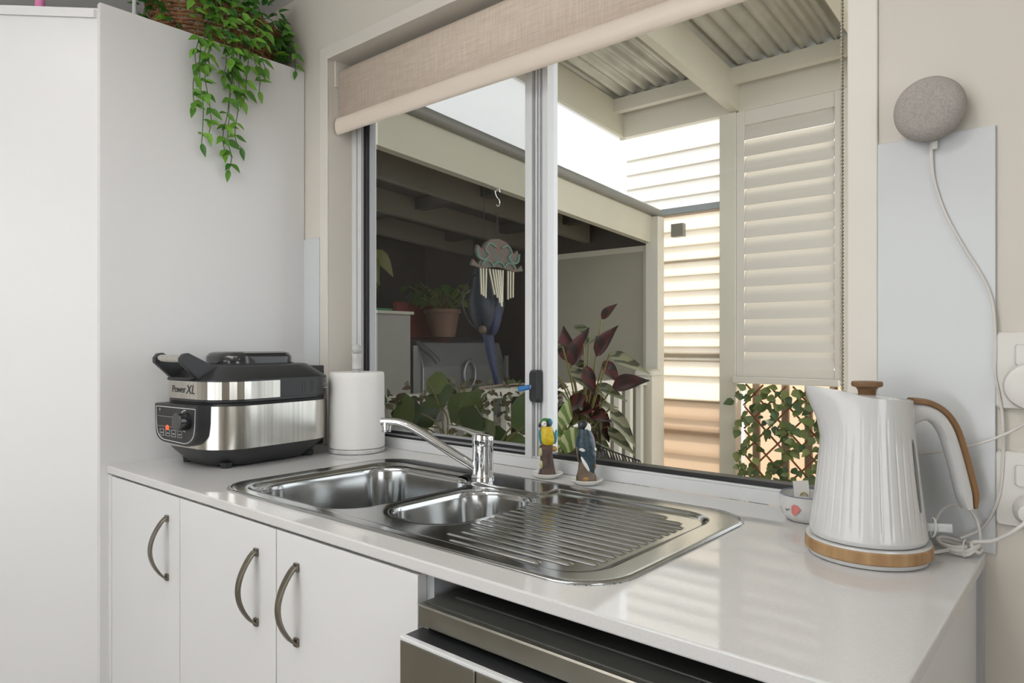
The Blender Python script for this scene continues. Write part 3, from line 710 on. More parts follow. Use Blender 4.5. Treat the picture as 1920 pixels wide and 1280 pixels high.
# lid sits inside the rim, tilted with it
def lidpt(r, a, h):
    z = 0.008+H+0.010*max(0, -math.cos(a))*(r/0.055)**2-0.004*max(0, math.cos(a))*(r/0.055)**2
    return (r*math.cos(a), r*math.sin(a), z+h)
lo = [[lidpt(r, 2*PI*i/48, h) for i in range(48)] for r, h in ((0.0545, -0.010), (0.0545, -0.004), (0.050, -0.0015), (0.030, 0.002), (0.012, 0.003))]
ld_ = MB().loft(lo).build('lid', 'kettle_white', kt, True, world=False, angle=40)
MB().lathe([(0.0115, 0.0), (0.0125, 0.008), (0.0150, 0.012), (0.0205, 0.014), (0.0212, 0.018), (0.0200, 0.021), (0.012, 0.0215)], (0.0, 0, 0.008+H+0.001), 28).build('lid_knob', 'kettle_wood', ld_, True, world=False, angle=35)
# handle (open ended), white inside and timber outside
hp = smooth_path([(0.040, 0, 0.186), (0.062, 0, 0.187), (0.082, 0, 0.185), (0.101, 0, 0.174), (0.114, 0, 0.155), (0.123, 0, 0.128), (0.132, 0, 0.095), (0.139, 0, 0.065), (0.143, 0, 0.042)], 5)
def hsec(path, inner, outer, wd, name, mt, t0=0.0):
    P = [Vector(p) for p in path]; n = len(P); lo = []
    for i in range(n):
        t = (P[min(i+1, n-1)]-P[max(i-1, 0)]).normalized(); nn = Vector((t.z, 0, -t.x)); nn = -nn if nn.dot(Vector((1, 0, 0.6))) < 0 else nn
        f = i/(n-1); k = 1.0-0.40*sst(0.88, 1.0, f)
        a, o_ = inner(f)*k, outer(f)*k; w_ = wd(f)
        sec = []
        for q in range(12):
            an = 2*PI*q/12; sec.append(P[i]+nn*((a+o_)/2+(o_-a)/2*max(-1, min(1, 1.25*math.cos(an))))+Vector((0, 1, 0))*w_*max(-1, min(1, 1.15*math.sin(an))))
        lo.append(sec)
    return MB().loft(lo).build(name, mt, kt, True, world=False, angle=50)
hsec(hp, lambda f: -0.016+0.004*sst(0.1, 0.4, f)-0.012*(1-sst(0.0, 0.35, f)), lambda f: 0.0075, lambda f: 0.0105, 'handle', 'kettle_white')
hp2 = [p for k, p in enumerate(hp) if k >= 5]
hsec(hp2, lambda f: 0.006, lambda f: 0.0155, lambda f: 0.0112, 'handle_strip', 'kettle_wood')
# water gauge
gz = MB(); lo = []
for k in range(11):
    t = 0.20+0.52*k/10; wd = 0.0040*math.sin(PI*min(1, max(0.03, k/10)))**0.35
    r = kprof(t)+0.0006; lo.append([(r*math.cos(-0.85)-s_*wd*math.sin(-0.85), r*math.sin(-0.85)+s_*wd*math.cos(-0.85), 0.008+H*t) for s_ in (-1, 1)])
vs = [p for l in lo for p in l]; MB().add(vs, [(2*k, 2*k+1, 2*k+3, 2*k+2) for k in range(10)]).build('water_gauge', 'grey_window', body, world=False)
MB().loft([rr(0.006, 0.004, 0.003, 0.0, 3), rr(0.006, 0.004, 0.003, 0.030, 3)]).build('power_switch', 'clear_glass', kt, True, world=False)
sw = [o for o in kt.children if o.name.startswith('power_switch')][0]; sw.rotation_euler = (0, PI/2-0.06, -0.45); sw.location = (0.068, -0.034, 0.022)
MB().tube([(0.0745+0.001*math.sin(a), -0.036+0.009*math.cos(a)*0.9, 0.022+0.013*math.sin(a)) for a in [2*PI*k/20 for k in range(20)]], 0.0014, 6, closed=True).build('switch_surround', 'kettle_white', kt, True, world=False)

# ------------------------------------------------------------------ sugar bowl and sachets
BX_, BY_ = -0.402, 0.022
sb = thing('small_bowl', (BX_, BY_, 0.9), 'small white enamel bowl with bird print behind the kettle', 'bowl')
MB().lathe([(0.030, 0.0), (0.036, 0.003), (0.043, 0.012), (0.046, 0.030), (0.047, 0.046), (0.0455, 0.046), (0.044, 0.030), (0.040, 0.012), (0.02, 0.006)], (BX_, BY_, 0.9), 40).build('bowl_body', 'bowl_enamel', sb, True)
MB().tube([(BX_+0.0463*math.cos(a), BY_+0.0463*math.sin(a), 0.9463) for a in [2*PI*k/40 for k in range(40)]], 0.0012, 6, closed=True).build('rim', 'rim_blue', sb, True)
def on_bowl(a, z, r=0.0468): return Vector((BX_+r*math.cos(a), BY_+r*math.sin(a), 0.9+z))
a0 = math.radians(-97)
b = MB(); pts = [(0.16, 0.030), (0.05, 0.034), (-0.10, 0.032), (-0.2, 0.026), (-0.08, 0.019), (0.06, 0.014), (0.15, 0.019)]
b.add([on_bowl(a0-p[0]*1.0, p[1]) for p in pts], [tuple(range(len(pts)))]); b.build('bird_print', 'print_pink', sb)
MB().tube([on_bowl(a0-0.2-0.05, 0.025), on_bowl(a0-0.36, 0.021), on_bowl(a0-0.42, 0.024)], 0.0007, 5).build('bird_print_tail', 'print_black', sb)
for i, (dx_, dy_, mt, tl, lab) in enumerate(((-0.005, 0.0, 'sachet', -0.12, 'upright white sugar sachet in the small bowl'), (0.016, -0.012, 'sachet_dark', 0.35, 'dark sachet leaning in the small bowl'))):
    b = MB().loft([rr(0.013, 0.0012, 0.001, 0.0, 2), rr(0.013, 0.0025, 0.002, 0.025, 2), rr(0.013, 0.0008, 0.0006, 0.062 if i == 0 else 0.048, 2)])
    R3 = Matrix.Rotation(tl, 3, 'Y') @ Matrix.Rotation(0.4, 3, 'Z')
    b.v = [tuple(R3 @ Vector(p)+Vector((BX_+dx_, BY_+dy_, 0.906))) for p in b.v]
    s_ = tag(b.build('sachet', mt), lab, 'sachet')
    if i == 0:
        MB().tube([Vector((BX_+dx_, BY_+dy_-0.004, 0.906))+Vector((0.006*math.cos(a), 0, 0.036+0.006*math.sin(a))) for a in [PI*k/10 for k in range(11)]], 0.001, 5).build('printed_mark', 'sachet_gold', s_)

# ------------------------------------------------------------------ outlets, plugs, speaker, cords
def outlet(z0, z1, lab):
    t = thing('power_outlet', (-0.088, 0, z0), lab, 'outlet', group='power outlets on the wall')
    MB().loft([[(p[0]-0.088, y, p[1]+(z0+z1)/2) for p in rr(hx, hz, 0.006, 0, 4)] for hx, hz, y in ((0.038, (z1-z0)/2, 0.0), (0.038, (z1-z0)/2, -0.006), (0.036, (z1-z0)/2-0.002, -0.009))]).build('plate', 'white_plastic', t, True, angle=35)
    MB().loft([[(p[0]-0.088+0.006, y, p[1]+z1-0.034) for p in rr(hx, 0.0155, 0.004, 0, 4)] for hx, y in ((0.0210, -0.0088), (0.0210, -0.0098))]).build('rocker_surround', 'alu_grey', t, True, angle=35)
    MB().loft([[(p[0]-0.088+0.006, y, p[1]+z1-0.034) for p in rr(hx, 0.0148, 0.004, 0, 4)] for hx, y in ((0.0202, -0.0095), (0.0202, -0.0115), (0.0185, -0.0135))]).build('rocker', 'white_plastic', t, True, angle=35)
outlet(1.115, 1.228, 'white power outlet with flat round charger plugged in'); outlet(0.945, 1.054, 'white power outlet with chunky kettle plug below the charger')
ad = MB(); lo = []
for y, r in ((-0.0135, 0.030), (-0.016, 0.034), (-0.030, 0.035), (-0.038, 0.032), (-0.041, 0.024)):
    lo.append([(-0.078+r*1.08*math.cos(a), y, 1.150+r*math.sin(a)) for a in [2*PI*k/36 for k in range(36)]])
tag(ad.loft(lo).build('charger_plug', 'white_plastic', smooth=True), 'flat oval white charger in the upper outlet', 'charger')
pg = MB(); lo = []
for y, r in ((-0.009, 0.018), (-0.012, 0.021), (-0.022, 0.021), (-0.030, 0.0165), (-0.040, 0.0145), (-0.046, 0.012)):
    lo.append([(-0.084+r*math.cos(a), y, 0.973+r*math.sin(a)) for a in [2*PI*k/28 for k in range(28)]])
kp = tag(pg.loft(lo).build('kettle_plug', 'white_plastic', smooth=True), 'round white plug of the kettle cord in lower outlet', 'plug')

SPc = Vector((-0.2075, -0.030, 1.568))
spk = thing('smart_speaker', (SPc.x, 0, SPc.z-0.049), 'round grey fabric speaker hung on the wall above splashback', 'speaker')
lo = []
for y, r in ((-0.006, 0.034), (-0.010, 0.043), (-0.018, 0.0475), (-0.026, 0.049), (-0.034, 0.0475), (-0.041, 0.043), (-0.046, 0.034), (-0.0485, 0.022), (-0.0495, 0.008)):
    lo.append([(SPc.x+r*math.cos(a), y, SPc.z+r*math.sin(a)) for a in [2*PI*k/48 for k in range(48)]])
MB().loft(lo).build('fabric_cover', 'speaker_fabric', spk, True)
MB().lathe([(0.02, 0), (0.03, 0)], (0, 0, 0), 8)
lo = [[(SPc.x+r*math.cos(a), y, SPc.z+r*math.sin(a)) for a in [2*PI*k/32 for k in range(32)]] for y, r in ((0.0, 0.026), (-0.007, 0.030))]
MB().loft(lo).build('wall_mount', 'white_plastic', spk, True)
def wallpath(pts, y): return smooth_path([on_y(u, v, yy) for u, v, yy in [(p[0], p[1], p[2] if len(p) > 2 else y) for p in pts]], 8)
MB().box((SPc.x+0.001, -0.016, SPc.z-0.059), (SPc.x+0.009, -0.008, SPc.z-0.046)).build('cord_connector', 'white_plastic', spk, bevel=0.001)
cpth = wallpath([(1746, 268, -0.013), (1750, 330), (1770, 395), (1806, 462), (1845, 525), (1862, 575), (1866, 640), (1866, 700), (1874, 742), (1880, 785), (1881, 850), (1876, 915), (1862, 960), (1838, 992), (1800, 1010, -0.03)], -0.010)
tag(MB().tube(cpth, 0.0022, 8).build('speaker_cord', 'cord_white', smooth=True), 'thin white cord hanging from the round speaker to the bench', 'cord')
c2 = smooth_path([(-0.078, -0.030, 1.118), (-0.082, -0.030, 1.104), (-0.105, -0.022, 1.085), (-0.14, -0.020, 1.065), (-0.18, -0.020, 1.050), (-0.235, -0.02, 1.036)], 8)
tag(MB().tube(c2, 0.0020, 8).build('thin_cord', 'cord_white', smooth=True), 'thin white cord running from charger behind the kettle', 'cord')
c3 = [(-0.084, -0.043, 0.973), (-0.088, -0.055, 0.962), (-0.105, -0.058, 0.945), (-0.125, -0.052, 0.930), (-0.150, -0.048, 0.922)]
for k in range(30):
    a = -0.4+2*PI*k/10; c3.append((-0.168+(0.026+0.002*math.sin(k*1.7))*math.cos(a), -0.036+(0.021+0.002*math.cos(k*2.1))*math.sin(a), 0.905+0.0042*(k//10)+0.003*(1+math.sin(k*1.3))))
c3 += [(-0.185, -0.06, 0.906), (-0.195, -0.075, 0.905)]
tag(MB().tube(smooth_path(c3, 6), 0.0028, 8).build('bundled_cord', 'cord_white', smooth=True), 'white kettle cord bundled in loops on the benchtop corner', 'cord')
MB_tie = MB().tube([(-0.158+0.001*math.cos(a), -0.054+0.011*math.cos(a), 0.9135+0.0125*math.sin(a)) for a in [2*PI*k/16 for k in range(16)]], 0.0011, 6, closed=True)
MB_tie.build('cord_tie', 'cord_white', [o for o in C.objects if o.name == 'bundled_cord'][0], True)
c4 = smooth_path([(-0.205, -0.035, 0.925), (-0.19, -0.03, 0.960), (-0.165, -0.03, 0.972), (-0.148, -0.03, 0.955), (-0.142, -0.032, 0.925), (-0.150, -0.035, 0.912)], 8)
tag(MB().tube(c4, 0.0022, 8).build('loose_cord', 'cord_white', smooth=True), 'white cord loop arching up beside the kettle handle', 'cord')

# ------------------------------------------------------------------ under-bench fridge
fr = thing('bar_fridge', (-0.45, -0.31, 0), 'stainless under-bench fridge with dark lid top', 'fridge')
bx('body', (-0.730, -0.580, 0.02), (-0.172, -0.03, 0.822), 'fridge_top', fr, 0.003)
tpn = MB().loft([[(p[0]-0.451, p[1]-0.315, p[2]) for p in rr(hx, hy, 0.006, z, 3)] for hx, hy, z in ((0.279, 0.285, 0.822), (0.279, 0.285, 0.847), (0.277, 0.283, 0.849))])
tpn.build('lid_rim', 'fridge_steel', fr, True, angle=35)
bx('lid_top', (-0.726, -0.590, 0.8485), (-0.178, -0.032, 0.8508), 'fridge_top', fr, 0.001)
bx('lid_step', (-0.700, -0.555, 0.8508), (-0.20, -0.032, 0.854), 'fridge_top', fr, 0.001)
for xa, xb in ((-0.735, -0.5935), (-0.592, -0.172)):
    bx('door_panel', (xa, -0.626, 0.06), (xb, -0.604, 0.8065), 'fridge_steel', fr, 0.002)
bx('door_cap', (-0.735, -0.6265, 0.8065), (-0.172, -0.617, 0.8115), 'alu_white', fr, 0.001); bx('door_gasket', (-0.733, -0.617, 0.8065), (-0.174, -0.585, 0.811), 'black_plastic', fr)
bx('door_core', (-0.733, -0.604, 0.06), (-0.174, -0.584, 0.807), 'black_plastic', fr)
for x in (-0.68, -0.22):
    for y in (-0.53, -0.08): MB().lathe([(0.02, 0), (0.02, 0.021)], (x, y, 0), 12).build('foot', 'black_plastic', fr)
tag(bx('edge_strip', (-0.7545, -0.555, 0.1), (-0.742, -0.02, 0.8795), 'alu_grey'), 'narrow grey edge panel between sink cabinet and fridge', 'panel')

# ------------------------------------------------------------------ dishes and bird figurines
def dish(x, y, lab):
    o = MB().lathe([(0.022, 0.0), (0.026, 0.0015), (0.033, 0.006), (0.0375, 0.0115), (0.0365, 0.0125), (0.031, 0.0085), (0.02, 0.006)], (x, y, 0.9), 40).build('small_dish', 'ceramic', smooth=True)
    return tag(o, lab, 'dish')
D1 = (-0.990, 0.032); D2 = (-0.877, 0.028)
dish(*D1, 'small round white dish under the yellow macaw figurine'); dish(*D2, 'small round white dish under the magpie figurine')
def ell(c, rx, ry, rz, seg=14, rings=10): return MB().sphere(c, rx, ry, rz, seg, rings)
def xf(mb, rotz=0, roty=0, rotx=0, loc=(0, 0, 0)):
    R3 = Matrix.Rotation(rotz, 3, 'Z') @ Matrix.Rotation(roty, 3, 'Y') @ Matrix.Rotation(rotx, 3, 'X')
    mb.v = [tuple(R3 @ Vector(p)+Vector(loc)) for p in mb.v]; return mb
# local frame: -x = image left (beak), -y = towards viewer
mw = thing('macaw_figurine', (*D1, 0.9065), 'yellow and blue macaw figurine perched on brown stump', 'figurine', TH)
lo = []
for z, rx, ry, ox in ((0.0, 0.0215, 0.019, 0.0), (0.006, 0.0185, 0.017, 0), (0.02, 0.0155, 0.0145, 0.0), (0.045, 0.0145, 0.014, -0.001), (0.058, 0.0165, 0.015, -0.002), (0.066, 0.0155, 0.014, -0.001), (0.070, 0.010, 0.010, 0)):
    lo.append([(ox+(rx+0.0016*math.sin(3*a+z*90))*math.cos(a), (ry+0.0016*math.sin(4*a+z*70))*math.sin(a), z) for a in [2*PI*k/20 for k in range(20)]])
MB().loft(lo).build('stump', 'stump', mw, True, world=False, angle=60)
for c, s_, mt in (((-0.0145, -0.006, 0.054), (0.006, 0.006, 0.010), 'moss'), ((-0.014, -0.008, 0.024), (0.005, 0.005, 0.010), 'moss'), ((0.0165, -0.004, 0.060), (0.007, 0.006, 0.007), 'fungus')):
    ell(c, *s_).build('moss' if mt == 'moss' else 'fungus', mt, mw, True, world=False)
xf(ell((0, 0, 0), 0.0035, 0.003, 0.018), 0, 0.35, 0, (-0.014, 0.002, 0.012)).build('tail', 'macaw_blue', mw, True, world=False)
lo = []
for z, rx, ry, ox in ((0.066, 0.006, 0.006, 0.002), (0.072, 0.0120, 0.0115, 0.003), (0.082, 0.0150, 0.0145, 0.002), (0.094, 0.0140, 0.0135, 0.001), (0.104, 0.0115, 0.011, 0.0), (0.112, 0.0095, 0.0095, -0.001)):
    lo.append([(ox+1.22*rx*math.cos(a), 1.1*ry*math.sin(a), z) for a in [2*PI*k/20 for k in range(20)]])
MB().loft(lo).build('body', 'macaw_yellow', mw, True, world=False)
for sx, sy in ((-0.0160, 0.001), (0.0190, -0.001)):
    xf(ell((0, 0, 0), 0.0042, 0.009, 0.0175), 0, 0.12 if sx > 0 else -0.1, 0, (sx+0.001, sy, 0.088)).build('wing', 'macaw_blue', mw, True, world=False)
xf(ell((0, 0, 0), 0.010, 0.006, 0.020), 0, -0.25, 0, (0.005, 0.011, 0.100)).build('back', 'macaw_blue', mw, True, world=False)
hd = ell((-0.003, -0.001, 0.119), 0.0118, 0.0105, 0.0112).build('head', 'bird_black', mw, True, world=False)
ell((-0.004, 0.0, 0.1225), 0.0116, 0.0100, 0.0092).build('crown', 'macaw_green', hd, True, world=False)
ell((0.004, 0.002, 0.121), 0.0095, 0.0095, 0.0098).build('nape', 'macaw_blue', hd, True, world=False)
xf(ell((0, 0, 0), 0.0075, 0.0025, 0.0068), 0, 0, 0, (-0.0065, -0.0092, 0.1185)).build('face_patch', 'bird_white', hd, True, world=False)
ell((-0.0055, -0.0116, 0.1195), 0.0013, 0.0008, 0.0013, 8, 6).build('eye', 'bird_black', hd, True, world=False)
MB().tube([(-0.011, -0.003, 0.119), (-0.0155, -0.004, 0.1185), (-0.0175, -0.0045, 0.114), (-0.0165, -0.0045, 0.110)], lambda t: 0.0052*(1-0.6*t), 10).build('beak', 'bird_black', hd, True, world=False)

mg = thing('magpie_figurine', (*D2, 0.9065), 'black and white magpie figurine standing on tan stump', 'figurine', TH)
lo = []
for z, rx, ry, ox in ((0.0, 0.0225, 0.020, 0.0), (0.010, 0.0215, 0.0185, 0), (0.022, 0.0165, 0.0155, -0.001), (0.034, 0.0125, 0.0125, -0.004), (0.046, 0.009, 0.011, -0.005)):
    lo.append([(ox+(rx+0.0018*math.sin(4*a+z*80))*math.cos(a), (ry+0.0014*math.sin(3*a+z*60))*math.sin(a), z) for a in [2*PI*k/20 for k in range(20)]])
MB().loft(lo).build('stump', 'stump_tan', mg, True, world=False, angle=60)
ell((-0.003, -0.0175, 0.007), 0.007, 0.005, 0.006).build('fungus', 'fungus', mg, True, world=False)
ell((0.0185, -0.002, 0.034), 0.0035, 0.006, 0.0075).build('fungus', 'fungus', mg, True, world=False)
lo = []
for z, rx, ry, ox in ((0.014, 0.007, 0.006, 0.008), (0.028, 0.0110, 0.009, 0.006), (0.050, 0.0155, 0.0135, 0.002), (0.068, 0.0180, 0.0160, -0.001), (0.084, 0.0185, 0.0160, -0.003), (0.098, 0.0160, 0.0145, -0.003), (0.108, 0.0125, 0.012, -0.004), (0.116, 0.0105, 0.0105, -0.005)):
    lo.append([(ox+1.22*rx*math.cos(a), -0.002+1.1*ry*math.sin(a), z) for a in [2*PI*k/24 for k in range(24)]])
MB().loft(lo).build('body', 'magpie_blue', mg, True, world=False)
xf(ell((0, 0, 0), 0.0105, 0.0026, 0.0040), 0.15, 0.22, 0, (-0.008, -0.0172, 0.071)).build('wing_bar', 'bird_white', mg, True, world=False)
xf(ell((0, 0, 0), 0.0030, 0.005, 0.0042), 0, -0.3, 0, (0.0185, -0.0095, 0.072)).build('wing_bar', 'bird_white', mg, True, world=False)
xf(ell((0, 0, 0), 0.0040, 0.0030, 0.019), 0, -0.50, 0, (-0.004, -0.0136, 0.040)).build('flank', 'bird_white', mg, True, world=False)
xf(ell((0, 0, 0), 0.0025, 0.008, 0.022), 0, -0.12, 0, (-0.0200, -0.004, 0.062)).build('breast_edge', 'stump_tan', mg, True, world=False)
hd = ell((-0.008, -0.002, 0.1235), 0.0130, 0.0115, 0.0120).build('head', 'bird_black', mg, True, world=False)
ell((0.0005, -0.001, 0.1170), 0.0100, 0.0118, 0.0130).build('nape', 'bird_white', hd, True, world=False)
MB().tube([(-0.017, -0.003, 0.1235), (-0.024, -0.0035, 0.1225), (-0.031, -0.004, 0.1205)], lambda t: 0.0055*(1-0.8*t), 10).build('beak', 'bird_white', hd, True, world=False)
MB().tube([(-0.029, -0.004, 0.1212), (-0.0335, -0.004, 0.1200)], lambda t: 0.0022*(1-0.6*t), 8).build('beak_tip', 'bird_black', hd, True, world=False)
ell((-0.0125, -0.0128, 0.1255), 0.0018, 0.001, 0.0018, 8, 6).build('eye', 'stump_tan', hd, True, world=False)

# ------------------------------------------------------------------ wicker basket with trailing vine
bcx, bcy, bz = -2.085, -0.215, 2.06
wb = thing('wicker_basket', (bcx, bcy, bz), 'brown wicker basket sitting on top of the pantry', 'basket')
b = MB(); nrow = 13
for k in range(nrow):
    z = bz+0.006+k*0.0105; t = k/(nrow-1); rx = 0.095+0.035*t**0.7; ry = 0.155+0.040*t**0.7
    pts = [(bcx+(rx+0.0035*math.cos(14*a+PI*k))*math.cos(a), bcy+(ry+0.0035*math.cos(14*a+PI*k))*math.sin(a), z) for a in [2*PI*q/84 for q in range(84)]]
    b.tube(pts, 0.0052, 6, closed=True)
b.build('weave', 'wicker', wb, True)
b = MB()
for q in range(28):
    a = 2*PI*q/28
    b.tube([(bcx+(0.095+0.035*t**0.7)*math.cos(a), bcy+(0.155+0.04*t**0.7)*math.sin(a), bz+0.004+0.13*t) for t in (0, 0.25, 0.5, 0.75, 1)], 0.003, 5)
b.build('stakes', 'wicker', wb, True)
MB().tube([(bcx+0.132*math.cos(a), bcy+0.197*math.sin(a), bz+0.137+0.003*math.sin(20*a)) for a in [2*PI*q/60 for q in range(60)]], 0.009, 8, closed=True).build('rim', 'wicker', wb, True)
MB().lathe([(0.001, 0), (0.1, 0.0), (0.1, 0.006)], (bcx, bcy, bz), 28, 0.95, 1.55).build('bottom', 'wicker', wb)
vn = thing('trailing_vine', (bcx, bcy, bz+0.10), 'bright green trailing vine spilling from basket down the pantry side', 'plant')
VL = [leaf_mesh('vine_leaf_a', 'vine_leaf', 0.25, 0.22, 0.3, 5), leaf_mesh('vine_leaf_b', 'vine_leaf', 0.21, -0.05, 0.35, 5)]
XP = -1.918
strands = [
 [(395, 40), (378, 84), (374, 120), (376, 160), (381, 200), (380, 240), (378, 268)],
 [(372, 60), (366, 100), (368, 125)],
 [(385, 90), (365, 140), (362, 170), (364, 198)],
 [(398, 55), (384, 130), (392, 190), (396, 225), (392, 248)],
 [(425, 30), (432, 90), (436, 150), (430, 190), (429, 230), (427, 262), (434, 295), (429, 318)],
 [(430, 60), (440, 170), (447, 200), (441, 240), (443, 265), (452, 276)],
 [(440, 50), (428, 200), (420, 240), (418, 262), (421, 282)],
 [(470, 50), (466, 110), (462, 150), (457, 190)],
 [(455, 40), (452, 100), (446, 140), (452, 180)],
 [(480, 50), (474, 100), (487, 140), (486, 170)],
 [(500, 60), (492, 105), (497, 126)],
 [(405, 50), (392, 100), (393, 122)],
 [(415, 45), (424, 110), (420, 140)],
 [(440, 60), (450, 110), (440, 130)],
]
b = MB(); nleaf = 0
def vine(P3, gap, size):
    global nleaf
    b.tube(P3, 0.0012, 5); d = 0.0; side = 1
    L = sum((P3[i+1]-P3[i]).length for i in range(len(P3)-1)); nxt = 0.0; acc = 0.0
    for i in range(len(P3)-1):
        seg = P3[i+1]-P3[i]
        acc += seg.length
        if acc >= nxt:
            nxt += gap; tdir = seg.normalized()
            for s_ in (-1, 1):
                if random.random() < 0.12: continue
                dr = Vector((0.35+random.uniform(-.1, .5), s_*random.uniform(0.4, 1.0), random.uniform(-0.8, 0.25)))+tdir*0.45
                put_leaf(random.choice(VL), vn, P3[i], dr, Vector((1, -0.4, 0.6))+rv(0.5), size*random.uniform(0.75, 1.15)); nleaf += 1
    put_leaf(VL[1], vn, P3[-1], Vector((0.1, random.uniform(-.3, .3), -1)), Vector((1, -0.5, 0.2)), size); nleaf += 1
for st in strands:
    pts = []
    for k, (u, v) in enumerate(st):
        xx = XP+random.uniform(-0.004, 0.010)+(0.020 if k == 0 else 0.012 if k == 1 else 0)
        pts.append(on_x(u, v, xx))
    # start from inside the basket, over its rim
    p0 = pts[0]; start = [Vector((bcx+0.05, p0.y*0.6+bcy*0.4, bz+0.13)), Vector((-1.945, p0.y, bz+0.165))]
    vine(smooth_path(start[1:]+[p for p in pts if p.z < bz+0.12], 7), 0.037, 0.040)
# side sprig at the wall end of the basket
vine(smooth_path([Vector((-1.96, -0.06, bz+0.15)), Vector((-1.94, -0.045, bz+0.10)), Vector((-1.932, -0.04, bz+0.04)), Vector((-1.930, -0.038, bz+0.005))], 6), 0.034, 0.034)
# crown over basket
while nleaf < 292:
    a = random.uniform(-PI*0.62, PI*0.62); t = random.random()
    rx, ry = 0.125+0.02*random.random(), 0.19+0.02*random.random()
    p = Vector((bcx+rx*math.cos(a), bcy+ry*math.sin(a), bz+0.015+0.17*t**0.8))
    if p.y > -0.02: continue
    put_leaf(random.choice(VL), vn, p, Vector((math.cos(a)+.2, math.sin(a), random.uniform(-1.0, 0.5)))+rv(0.5), Vector((1, -0.3, 0.8))+rv(0.6), 0.042*random.uniform(0.8, 1.2)); nleaf += 1
for q in range(14):
    a = -1.6+3.2*q/13; b.tube(smooth_path([(bcx+0.06*math.cos(a), bcy+0.1*math.sin(a), bz+0.05), (bcx+0.10*math.cos(a), bcy+0.16*math.sin(a), bz+0.15), (bcx+0.146*math.cos(a), min(-0.01, bcy+0.205*math.sin(a)), bz+0.15), (bcx+0.152*math.cos(a), min(-0.01, bcy+0.205*math.sin(a)), bz+0.08)], 5), 0.0013, 5)
b.build('stems', 'vine_stem', vn, True)
fm = MB()
for k in range(150):
    a = random.uniform(-PI*0.55, PI*0.5); p = Vector((bcx+(0.125+0.03*random.random())*math.cos(a), bcy+(0.19+0.03*random.random())*math.sin(a), bz+0.02+0.18*random.random()**0.7))
    if p.y > -0.015: continue
    d = (Vector((math.cos(a)*.6+.3, math.sin(a), random.uniform(-0.9, 0.4)))+rv(0.6)).normalized(); n_ = Vector((1, -0.3, 0.8))+rv(0.6); x_ = d.cross(n_).normalized(); z_ = x_.cross(d); sz = 0.038*random.uniform(0.8, 1.2)
    me_ = random.choice(VL); fm.add([p+(x_*v.co.x+d*v.co.y+z_*v.co.z)*sz for v in me_.vertices], [tuple(pp.vertices) for pp in me_.polygons])
fo = fm.build('leaf_mass', 'vine_leaf', vn, True); fo['kind'] = 'stuff'
# glass goblet and pink candle on the pantry top
g0 = on_x(252, 24, -2.02)
gx, gy = -2.02, -0.4785
gb = thing('goblet', (gx, gy, 2.06), 'small green glass goblet on the pantry top', 'glass')
MB().lathe([(0.03, 0), (0.03, 0.003), (0.006, 0.007), (0.005, 0.03), (0.010, 0.042), (0.006, 0.052), (0.005, 0.085), (0.009, 0.10), (0.006, 0.115)], (gx, gy, 2.06), 20).build('stem', 'clear_glass', gb, True)
MB().lathe([(0.006, 0.115), (0.022, 0.119), (0.034, 0.14), (0.031, 0.18), (0.029, 0.18), (0.03, 0.14), (0.004, 0.12)], (gx, gy, 2.06), 24).build('cup', 'green_glass', gb, True)
tag(MB().lathe([(0.012, 0), (0.0125, 0.002), (0.0115, 0.12), (0.004, 0.124)], (-2.2, -0.651, 2.06), 18).build('pink_candle', 'pink_wax', smooth=True), 'slim pink candle standing on the pantry top', 'candle')

# ================================================================== OUTDOORS
struct(bx('ground', (-9, 0.13, -0.45), (4, 9, -0.40), 'deck'))
dk = struct(bx('deck_floor', (-4.9, 0.13, -0.05), (1.2, 3.4, 0.0), 'deck'))
def zr(y): return 3.06-0.085*(y-2.25)
# high roof : corrugated sheet, rafters, purlins
cs = MB(); nx = 300; X0, X1, Y0, Y1 = -2.80, 1.0, 0.14, 3.45
for i in range(nx+1):
    x = X0+(X1-X0)*i/nx; dz = 0.019*math.sin(2*PI*x/0.098)+0.023
    cs.v += [(x, Y0, zr(Y0)+dz), (x, Y1, zr(Y1)+dz)]
cs.f = [(2*i, 2*i+2, 2*i+3, 2*i+1) for i in range(nx)]
tag(cs.build('roof_sheet', 'zinc', smooth=True, angle=80), 'corrugated zinc roof sheet over the breezeway outside', 'roof sheet')
hr = thing('roof_frame', (-1.4, 1.7, 2.75), 'cream timber roof frame under the corrugated sheet', 'roof frame')
def rafter(x, w_=0.055, y0=0.14, y1=3.26):
    return MB().add([(x+s_*w_/2, y, zr(y)+dz) for s_ in (-1, 1) for y, dz in ((y0, -0.235), (y1, -0.235), (y1, 0), (y0, 0))], [(0,1,2,3),(7,6,5,4),(0,4,5,1),(1,5,6,2),(2,6,7,3),(3,7,4,0)]).build('rafter', 'cream_paint', hr)
for x in (-2.757, -1.876, -0.985, -0.05): rafter(x)
for y in (0.4, 1.3, 2.16, 3.07):
    for xa, xb in ((-2.73, -1.904), (-1.849, -1.013), (-0.957, -0.08)):
        MB().add([(x, y+dy, zr(y)+dz) for x in (xa, xb) for dy, dz in ((0, -0.095), (0.06, -0.095), (0.06, -0.002), (0, -0.002))], [(0,1,2,3),(7,6,5,4),(0,4,5,1),(1,5,6,2),(2,6,7,3),(3,7,4,0)]).build('purlin', 'cream_light', hr)
for xa, xb in ((-2.73, -1.904), (-1.849, -1.013), (-0.957, -0.08)):
    bx('header_beam', (xa, 3.2, 2.738), (xb, 3.26, 2.955), 'cream_light', hr)
